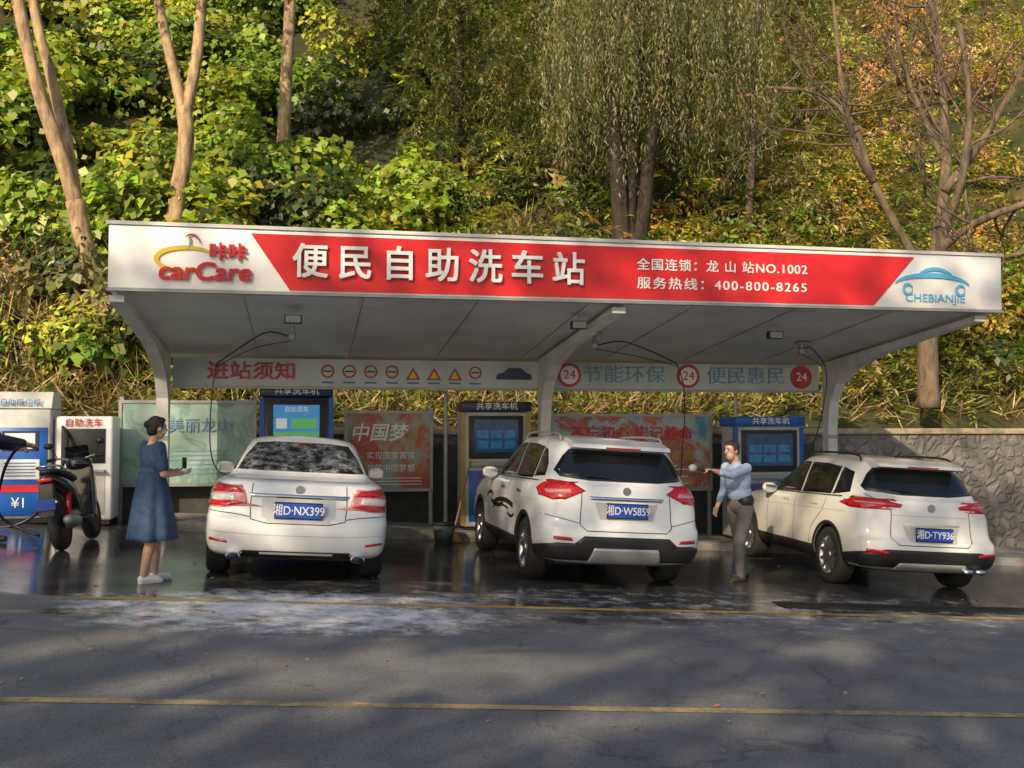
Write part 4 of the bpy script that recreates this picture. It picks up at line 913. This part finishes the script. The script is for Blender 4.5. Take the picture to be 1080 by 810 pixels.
        decal('plate_recess',b,[(-.30,.62),(.30,.62),(.36,.80),(-.36,.80)],'R',M('shaded_recess_paint',(.52,.52,.50),.4),e,.003,.04,0)  # shade of the plate recess painted as a darker flat patch
        plate(b,.72,'湘D·TY936',e)
        line('plate_chrome',b,[(-.36,.83),(.36,.83)],'R',.025,m_chrome,e,.012)
        decal('lower_bumper_cladding',b,[(-.87,.32),(.87,.32),(.87,.47),(.6,.53),(-.6,.53),(-.87,.47)],'R',m_black,e,.012,.04,.014)
        decal('skid_plate',b,[(-.5,.28),(.5,.28),(.42,.38),(-.42,.38)],'R',m_silver,e,.022,.04,.012)
        line('tailgate_gap',b,[(-.72,1.16),(-.50,.98),(-.52,.66),(-.44,.585),(.44,.585),(.52,.66),(.50,.98),(.72,1.16)],'R',.010,m_trim,e)
        line('tailgate_crease_shade',b,[(-.5,.93),(.5,.93)],'R',.006,m_crease_shade,e)
        disc('badge',0,cast(b,'R',0,1.03)[0].y-.003,1.03,.05,m_chrome,e)
        prism('roof_spoiler',[(.34,1.50),(.40,1.54),(.66,1.60),(.80,1.605),(.75,1.52),(.50,1.48)],'x',-.56,.56,pt,e,.015)
        box('brake_light',-.20,.20,.332,.344,1.503,1.518,m_red,e)
        for s in (0,1):
            x=(.62 if s else .46); loft('exhaust_tip',[(.03,x,.30,.055,.035),(.2,x,.30,.05,.03)],m_chrome,e)
    hy=cast(b,'R',0,1.22)[0].y
    tube('rear_wiper',[(0,hy-.03,1.19),(-.2,hy-.02,1.215),(-.42,hy-.0,1.235)],.009,m_trim,e)
    for s in (-1,1):
        z0=1.63 if a else 1.585
        tube('roof_rail',[(s*.60,.75,z0-.03),(s*.61,.85,z0+.045),(s*.61,1.6,z0+.06),(s*.61,2.3,z0+.035),(s*.60,2.42,z0-.03)],.014,m_silver if a else m_black,e)
    decal('windscreen',b,[(-.68,1.13),(.68,1.13),(.56,1.50),(-.56,1.50)],'F',m_glass,e,.003,.05)
    tube('antenna',[(0,1.0,1.66 if a else 1.62),(0,.88,1.74 if a else 1.69)],.012,m_black,e)
    for s,nm in ((-1,'left'),(1,'right')):
        wheel('rear_wheel_'+nm,s*.80,wr,wrd,.235,e,s,spokes=5 if a else 10); wheel('front_wheel_'+nm,s*.80,wf,wrd,.235,e,s,spokes=5 if a else 10)
    mirror_pair(2.95 if a else 2.75,1.13 if a else 1.09,.86,e,pt)
    box('underbody',-.68,.68,.45,L_-.4,.24,.36,m_trim,e)
    return e
sedan()
suv('white_suv_car',3.38,10.62,rad(1),'a')
suv('white_suv_car.001',7.32,11.0,rad(-3),'b')

# ---------------------------------------------------------------- scooter
e=empty('black_scooter',(-2.74,12.72,gz(-2.74)),(0,rad(-7),rad(-4)))
m_bb=M('gloss_black',(.014,.014,.016),.18,coat=.6); m_rim=M('red_rim',(.5,.02,.02),.4)
for nm,y in (('rear_wheel',0),('front_wheel',1.27)):
    wheel(nm,0,y,.28,.12,e,-1,m_rim,5); wheel(nm+'_far_side',.001,y,.279,.12,e,1,m_rim,5)
loft('tail_body',[(-.38,0,.86,.04,.03),(-.28,0,.84,.09,.06),(-.05,0,.78,.13,.10),(.25,0,.70,.14,.13),(.45,0,.58,.12,.16),(.55,0,.5,.10,.12)],m_bb,e)
loft('seat',[(-.30,0,.93,.06,.02),(-.15,0,.915,.12,.045),(.2,0,.86,.14,.05),(.45,0,.81,.12,.05),(.62,0,.80,.07,.03)],m_black,e)
loft('footboard',[(.35,0,.34,.13,.07),(.8,0,.30,.16,.05),(.95,0,.36,.15,.10)],m_bb,e)
prism('leg_shield',[(.86,.30),(.95,.28),(1.06,.60),(1.02,.95),(.94,.95),(.92,.6)],'x',-.17,.17,m_bb,e,.03)
loft('front_cowl',[(.90,0,.98,.13,.07),(1.02,0,.98,.16,.10),(1.14,0,.93,.10,.09),(1.2,0,.88,.04,.04)],m_bb,e)
prism('windshield',[(1.04,1.04),(1.06,1.04),(.98,1.20),(.965,1.20)],'x',-.14,.14,m_glass,e)
tube('handlebar',[(-.34,.86,1.05),(-.2,.93,1.06),(0,.97,1.02),(.2,.93,1.06),(.34,.86,1.05)],.014,m_chrome,e)
for s in (-1,1):
    tube('grip',[(s*.34,.86,1.05),(s*.24,.905,1.058)],.022,m_black,e); tube('mirror_stem',[(s*.22,.93,1.06),(s*.27,.93,1.16),(s*.30,.90,1.20)],.006,m_black,e); loft('mirror',[(.885,s*.31,1.23,.05,.035),(.91,s*.31,1.23,.055,.04)],m_black,e)
    tube('fork',[(s*.08,1.02,.85),(s*.085,1.20,.45),(s*.085,1.27,.28)],.022,m_grey,e)
    tube('rear_shock',[(s*.10,0,.32),(s*.10,.12,.66)],.026,m_redtxt,e)
loft('engine',[(.0,.02,.30,.07,.06),(.2,.02,.33,.11,.11),(.45,.0,.34,.12,.12)],m_grey,e)
loft('muffler',[(-.30,.17,.36,.03,.03),(-.26,.17,.36,.055,.055),(.1,.17,.32,.055,.055),(.2,.16,.3,.02,.02)],m_silver,e)
box('tail_light',-.08,.08,-.392,-.36,.81,.86,m_red,e,.01); prism('rear_mudguard',[(-.36,.80),(-.28,.78),(-.38,.42),(-.42,.42)],'x',-.08,.08,m_black,e,.01); box('scooter_plate',-.10,.10,-.43,-.42,.50,.62,m_plate,e)
loft('front_fender',[(1.02,0,.52,.05,.02),(1.15,0,.585,.075,.03),(1.3,0,.59,.075,.03),(1.48,0,.50,.05,.02)],m_bb,e); tube('side_stand',[(-.10,.5,.3),(-.25,.45,.0)],.012,m_grey,e)
tube('grab_rail',[(-.11,.05,.93),(-.12,-.22,.98),(0,-.34,.99),(.12,-.22,.98),(.11,.05,.93)],.012,m_chrome,e)

# ---------------------------------------------------------------- people
m_skin=M('skin',(.50,.30,.21),.5,var=.08,scale=20); m_hair=M('black_hair',(.012,.010,.010),.45,bump=.6,bscale=150); m_hairg=M('dark_grey_hair',(.03,.027,.027),.5,bump=.6,bscale=150)
m_dress=M('denim_dress',(.028,.062,.125),.85,var=.25,scale=14,bump=.4,bscale=40); m_shirt=M('light_blue_shirt',(.36,.46,.66),.8,var=.14,scale=12,bump=.7,bscale=14); m_trou=M('grey_trousers',(.12,.115,.115),.85,var=.18,bump=.6,bscale=14)
m_shoew=M('white_shoes',(.78,.77,.75),.5); m_shoeb=M('dark_shoes',(.05,.04,.03),.4); m_lip=M('lips',(.35,.10,.09),.5); m_eye=M('eyes',(.015,.012,.01),.2); m_jkt=M('navy_jacket',(.015,.02,.05),.8,var=.2,bump=.4,bscale=20); m_mask=M('white_mask',(.6,.65,.7),.7)
class Fig:
    def __init__(s): s.c=[]; s.e=[]
    def cap(s,a,b,ra,rb,m): s.c.append((Vector(a),Vector(b),ra,rb,m))
    def ell(s,c,r,m,rot=0): s.e.append((Vector(c),Vector(r),m,rot))
    def hand(s,w,d,n,side,curl,m,sc=1.0):
        w=Vector(w); d=Vector(d).normalized(); n=Vector(n); n=(n-d*n.dot(d)).normalized(); l=d.cross(n)*side
        k=w+d*.085*sc
        for o in (-.026,-.009,.009,.026): s.cap(w+l*o*.6*sc+d*.01,k+l*o*sc,.016*sc,.0125*sc,m)
        for i,(o,ln) in enumerate(((.029,.070),(.010,.078),(-.010,.072),(-.029,.056))):
            p=k+l*o*sc; dd=d.copy()
            for j,fr in enumerate((.45,.32,.23)):
                ang=curl*(.6+.4*j); dd=(dd*math.cos(ang)+n*math.sin(ang)*1).normalized(); q=p+dd*ln*fr*sc; s.cap(p,q,(.0088-.001*j)*sc,(.0082-.001*j)*sc,m); p=q
        p=w+d*.025*sc+l*.024*sc; q=p+(d*.6+l*.7+n*.3).normalized()*.038*sc; s.cap(p,q,.012*sc,.0105*sc,m); s.cap(q,q+(d*.85+l*.25+n*.45).normalized()*.032*sc,.010*sc,.008*sc,m)
    def build(s,name,mats,parent,vox=.007):
        bm=bmesh.new()
        for a,b,ra,rb,m in s.c:
            ax=(b-a); Ln=max(ax.length,1e-4); t=ax/Ln; u=t.cross(Vector((.31,.9,.2))).normalized(); v=t.cross(u); rings=[]
            pro=[(-ra*math.cos(x),ra*math.sin(x)) for x in (.45,.95,1.3)]+[(0,ra)]+[(Ln,rb)]+[(Ln+rb*math.cos(x),rb*math.sin(x)) for x in (1.3,.95,.45)]
            for (h,r) in pro: rings.append([bm.verts.new(a+t*h+(u*math.cos(2*math.pi*k/12)+v*math.sin(2*math.pi*k/12))*r) for k in range(12)])
            for i in range(len(rings)-1):
                for k in range(12): bm.faces.new((rings[i][k],rings[i][(k+1)%12],rings[i+1][(k+1)%12],rings[i+1][k]))
            bm.faces.new(rings[0][::-1]); bm.faces.new(rings[-1])
        for c,r,m,rot in s.e:
            bmesh.ops.create_icosphere(bm,subdivisions=3,radius=1,matrix=Matrix.Translation(c)@Matrix.Rotation(rot,4,'X')@Matrix.Diagonal((*r,1)))
        bmesh.ops.recalc_face_normals(bm,faces=bm.faces)
        me=D.meshes.new(name); bm.to_mesh(me); bm.free(); o=link(D.objects.new(name,me)); md=o.modifiers.new('r','REMESH'); md.mode='VOXEL'; md.voxel_size=vox
        sm=o.modifiers.new('s','SMOOTH'); sm.factor=.5; sm.iterations=3
        me2=evalmesh(o); D.objects.remove(o)
        for m in mats: me2.materials.append(m)
        n=len(me2.polygons); C=np.zeros(n*3,np.float32); me2.polygons.foreach_get('center',C); C=C.reshape(-1,3); best=np.full(n,1e9); idx=np.zeros(n,int)
        for a,b,ra,rb,m in s.c:
            a_=np.array(a);d_=np.array(b-a); t=np.clip(((C-a_)@d_)/max(d_@d_,1e-9),0,1); dist=np.linalg.norm(C-(a_+t[:,None]*d_),axis=1)-(ra+(rb-ra)*t); u=dist<best; best[u]=dist[u]; idx[u]=m
        for c,r,m,rot in s.e:
            P=(C-np.array(c)); r_=np.array(r); k=np.linalg.norm(P/r_,axis=1); dist=(k-1)*r_.min(); u=dist<best; best[u]=dist[u]; idx[u]=m
        me2.polygons.foreach_set('material_index',idx.astype(np.int32)); me2.polygons.foreach_set('use_smooth',[True]*n); me2.update()
        return link(D.objects.new(name,me2),parent)
def head(f,c,h,skin,hair,fem,pitch=0):
    c=Vector(c); s=h/1.7
    f.ell(c+Vector((0,0,.02*s)),(.074*s,.092*s,.095*s),skin); f.ell(c+Vector((0,.022*s,-.055*s)),(.055*s,.062*s,.062*s),skin)
    f.cap(c+Vector((0,.088*s,.01*s)),c+Vector((0,.106*s,-.022*s)),.008*s,.013*s,skin)
    for sg in (-1,1):
        f.ell(c+Vector((sg*.076*s,.0,-.008*s)),(.010*s,.018*s,.030*s),skin); f.ell(c+Vector((sg*.030*s,.083*s,.008*s)),(.013*s,.008*s,.006*s),5); f.cap(c+Vector((sg*.016*s,.092*s,.026*s)),c+Vector((sg*.044*s,.080*s,.027*s)),.005*s,.004*s,hair)
    f.cap(c+Vector((-.018*s,.083*s,-.055*s)),c+Vector((.018*s,.083*s,-.055*s)),.006*s,.006*s,6)
    f.ell(c+Vector((0,-.018*s,.045*s)),(.084*s,.090*s,.088*s),hair); f.ell(c+Vector((0,.030*s,.085*s)),(.070*s,.055*s,.036*s),hair)
    for sg in (-1,1): f.ell(c+Vector((sg*.070*s,.008*s,.03*s)),(.014*s,.03*s,.04*s),hair)
    if fem: f.ell(c+Vector((0,-.055*s,-.015*s)),(.072*s,.055*s,.07*s),hair); f.ell(c+Vector((0,-.105*s,.04*s)),(.042*s,.04*s,.042*s),hair)
    else: f.ell(c+Vector((0,-.05*s,-.01*s)),(.07*s,.05*s,.05*s),hair)
MATS=lambda top,bot,shoe,hair:[m_skin,top,bot,shoe,hair,m_eye,m_lip,m_mask,m_black]
w_=empty('woman_in_blue_dress',(-1.46,10.5,gz(-1.46)),(0,0,rad(-58)))
f=Fig()
for s,dy in ((-1,.10),(1,-.08)):
    f.cap((s*.075,dy-.03,.07),(s*.078,dy*.8,.30),.034,.052,0); f.cap((s*.078,dy*.8,.30),(s*.085,dy*.6+.02,.46),.052,.050,0); f.cap((s*.085,dy*.6+.02,.46),(s*.09,0,.82),.054,.085,0)
    f.cap((s*.075,dy-.045,.045),(s*.085,dy+.11,.035),.038,.034,3); f.cap((s*.075,dy-.05,.02),(s*.087,dy+.14,.02),.030,.028,3)
f.ell((0,0,.88),(.165,.125,.14),1); f.ell((0,0,1.03),(.135,.105,.13),1); f.ell((0,.01,1.19),(.160,.115,.16),1); f.ell((0,0,1.27),(.165,.085,.07),1); f.ell((0,.075,1.19),(.11,.06,.06),1)
f.cap((0,-.01,1.30),(0,.02,1.42),.048,.045,0); 
for s,el,wr_ in ((-1,(-.21,.03,1.06),(-.10,.24,1.07)),(1,(.215,.02,1.05),(.12,.25,1.05))):
    f.cap((s*.155,0,1.31),Vector((s*.155,0,1.31)).lerp(Vector(el),.75),.062,.058,1); f.cap(Vector((s*.155,0,1.31)).lerp(Vector(el),.7),el,.042,.036,0)
    f.cap(el,wr_,.036,.024,0)
    f.hand(wr_,(Vector(wr_)-Vector(el)),(0,.1,1) if s<0 else (-.3,0,1),s,.75,0,.92)
head(f,(0,.045,1.49),1.58,0,4,True); f.ell((0,.085,1.455),(.052,.055,.042),7)
f.build('figure',MATS(m_dress,m_dress,m_shoew,m_hair),w_)
V=[];F=[];seg=56; lv=[(1.06,.140,.112),(1.0,.150,.122),(.90,.180,.145),(.80,.200,.165),(.68,.215,.185),(.55,.232,.200),(.45,.243,.212),(.415,.247,.215)]
for i,(z,rx,ry) in enumerate(lv):
    for k in range(seg):
        a=2*math.pi*k/seg; q=1+.10*(i/7)*math.sin(k*2*math.pi*7/seg)+.04*(i/7)*math.sin(k*2*math.pi*11/seg+1); V.append((rx*q*math.cos(a),ry*q*math.sin(a)+.0,z+(.01*math.sin(a*3) if i==7 else 0)))
for i in range(7):
    for k in range(seg): F.append((i*seg+k,i*seg+(k+1)%seg,(i+1)*seg+(k+1)%seg,(i+1)*seg+k))
o=mesh('skirt',V,F,m_dress,w_,True); o.modifiers.new('s','SOLIDIFY').thickness=.006
box('phone',-.06,.02,.335,.348,1.09,1.20,m_black,w_,.003)
m0=Vector((5.28,11.9,gz(5.28)))
mn=empty('man_washing_car',m0,(0,0,rad(112)))
Rm=Matrix.Rotation(rad(-112),3,'Z')
def tl(wx,wy,wz): return Rm@(Vector((wx,wy,wz))-m0)
f=Fig()
for s,dy in ((-1,.13),(1,-.13)):
    f.cap((s*.095,dy-.02,.09),(s*.10,dy*.8+.03,.48),.062,.072,2); f.cap((s*.10,dy*.8+.03,.48),(s*.095,.0,.88),.076,.102,2)
    f.cap((s*.095,dy-.06,.05),(s*.11,dy+.13,.04),.045,.040,3); f.cap((s*.095,dy-.07,.025),(s*.115,dy+.17,.022),.032,.030,3)
f.ell((0,.0,.93),(.170,.125,.13),2); f.cap((-.09,0,.985),(.09,0,.985),.105,.105,8)
f.ell((0,.02,1.09),(.172,.130,.13),1); f.ell((0,.045,1.24),(.190,.130,.19),1); f.ell((0,.065,1.37),(.19,.09,.075),1)
f.cap((0,.06,1.40),(0,.10,1.53),.056,.054,0); f.cap((0,.06,1.40),(0,.07,1.44),.066,.062,1)
hd=tl(4.52,11.40,1.06); shl=Vector((-.175,.07,1.39))
for s,sh,el,wr_ in ((-1,shl,None,hd),(1,Vector((.18,.06,1.39)),Vector((.25,.03,1.12)),Vector((.24,.16,.90)))):
    if el is None:
        dv=hd-sh
        if dv.length>.56: wr_=sh+dv.normalized()*.56
        el=sh.lerp(wr_,.5)+Vector((-.02,0,-.07))
    f.cap(sh,el,.066,.052,1); f.cap(el,Vector(el).lerp(Vector(wr_),.62),.052,.042,1); f.cap(Vector(el).lerp(Vector(wr_),.55),wr_,.036,.026,0)
    f.hand(wr_,Vector(wr_)-Vector(el),(0,0,-1) if s<0 else (-1,0,0),s,.9 if s<0 else .6,0,1.0)
    if s<0: dw=(Vector(wr_)-Vector(el)).normalized(); hw_=Vector(wr_)+dw*.10+Vector((0,0,-.03))
head(f,(0,.14,1.60),1.74,0,4,False)
f.build('figure',MATS(m_shirt,m_trou,m_shoeb,m_hairg),mn)
V,F=tube_geo([hw_-dw*.10,hw_+dw*.20],[.014,.012],10); mesh('brush_handle',V,F,m_hose,mn,True)
bc=hw_+dw*.22; loft('brush_head',[(bc.y-.05,bc.x,bc.z,.02,.03),(bc.y,bc.x,bc.z,.035,.045),(bc.y+.05,bc.x,bc.z,.02,.03)],m_kw,mn)
p0=Vector((-3.76,13.2,gz(-3.76))); pn=empty('man_with_hose',p0,(0,0,rad(-95))); f=Fig()
for s,dy in ((-1,.08),(1,-.08)):
    f.cap((s*.085,dy-.02,.09),(s*.09,dy*.9+.02,.48),.060,.070,2); f.cap((s*.09,dy*.9+.02,.48),(s*.095,.0,.88),.074,.10,2); f.cap((s*.085,dy-.06,.05),(s*.10,dy+.15,.035),.045,.038,3)
f.ell((0,0,.93),(.175,.13,.14),2); f.ell((0,.0,1.08),(.175,.135,.15),1); f.ell((0,.01,1.25),(.195,.14,.20),1); f.ell((0,.01,1.38),(.20,.095,.08),1); f.cap((0,.01,1.40),(0,.04,1.52),.056,.054,0)
for s,el,wr_ in ((-1,Vector((-.27,.10,1.15)),Vector((-.20,.34,1.12))),(1,Vector((.23,.25,1.24)),Vector((.10,.52,1.18)))):
    sh=Vector((s*.185,.01,1.41)); f.cap(sh,el,.072,.058,1); f.cap(el,Vector(el).lerp(wr_,.9),.056,.044,1); f.cap(Vector(el).lerp(wr_,.7),wr_,.032,.027,0); f.hand(wr_,Vector(wr_)-el,(0,0,-1),s,.8,0,1.0)
head(f,(0,.06,1.60),1.74,0,4,False); f.build('figure',MATS(m_jkt,m_trou,m_shoeb,m_hair),pn)
tube('vacuum_nozzle',[(.09,.66,1.10),(.08,.56,1.14),(.05,.40,1.10),(-.1,.2,.8),(-.3,.1,.3),(-.2,.6,.05)],.018,m_hose,pn)
print('VERTS',sum(len(m.vertices) for m in D.meshes))
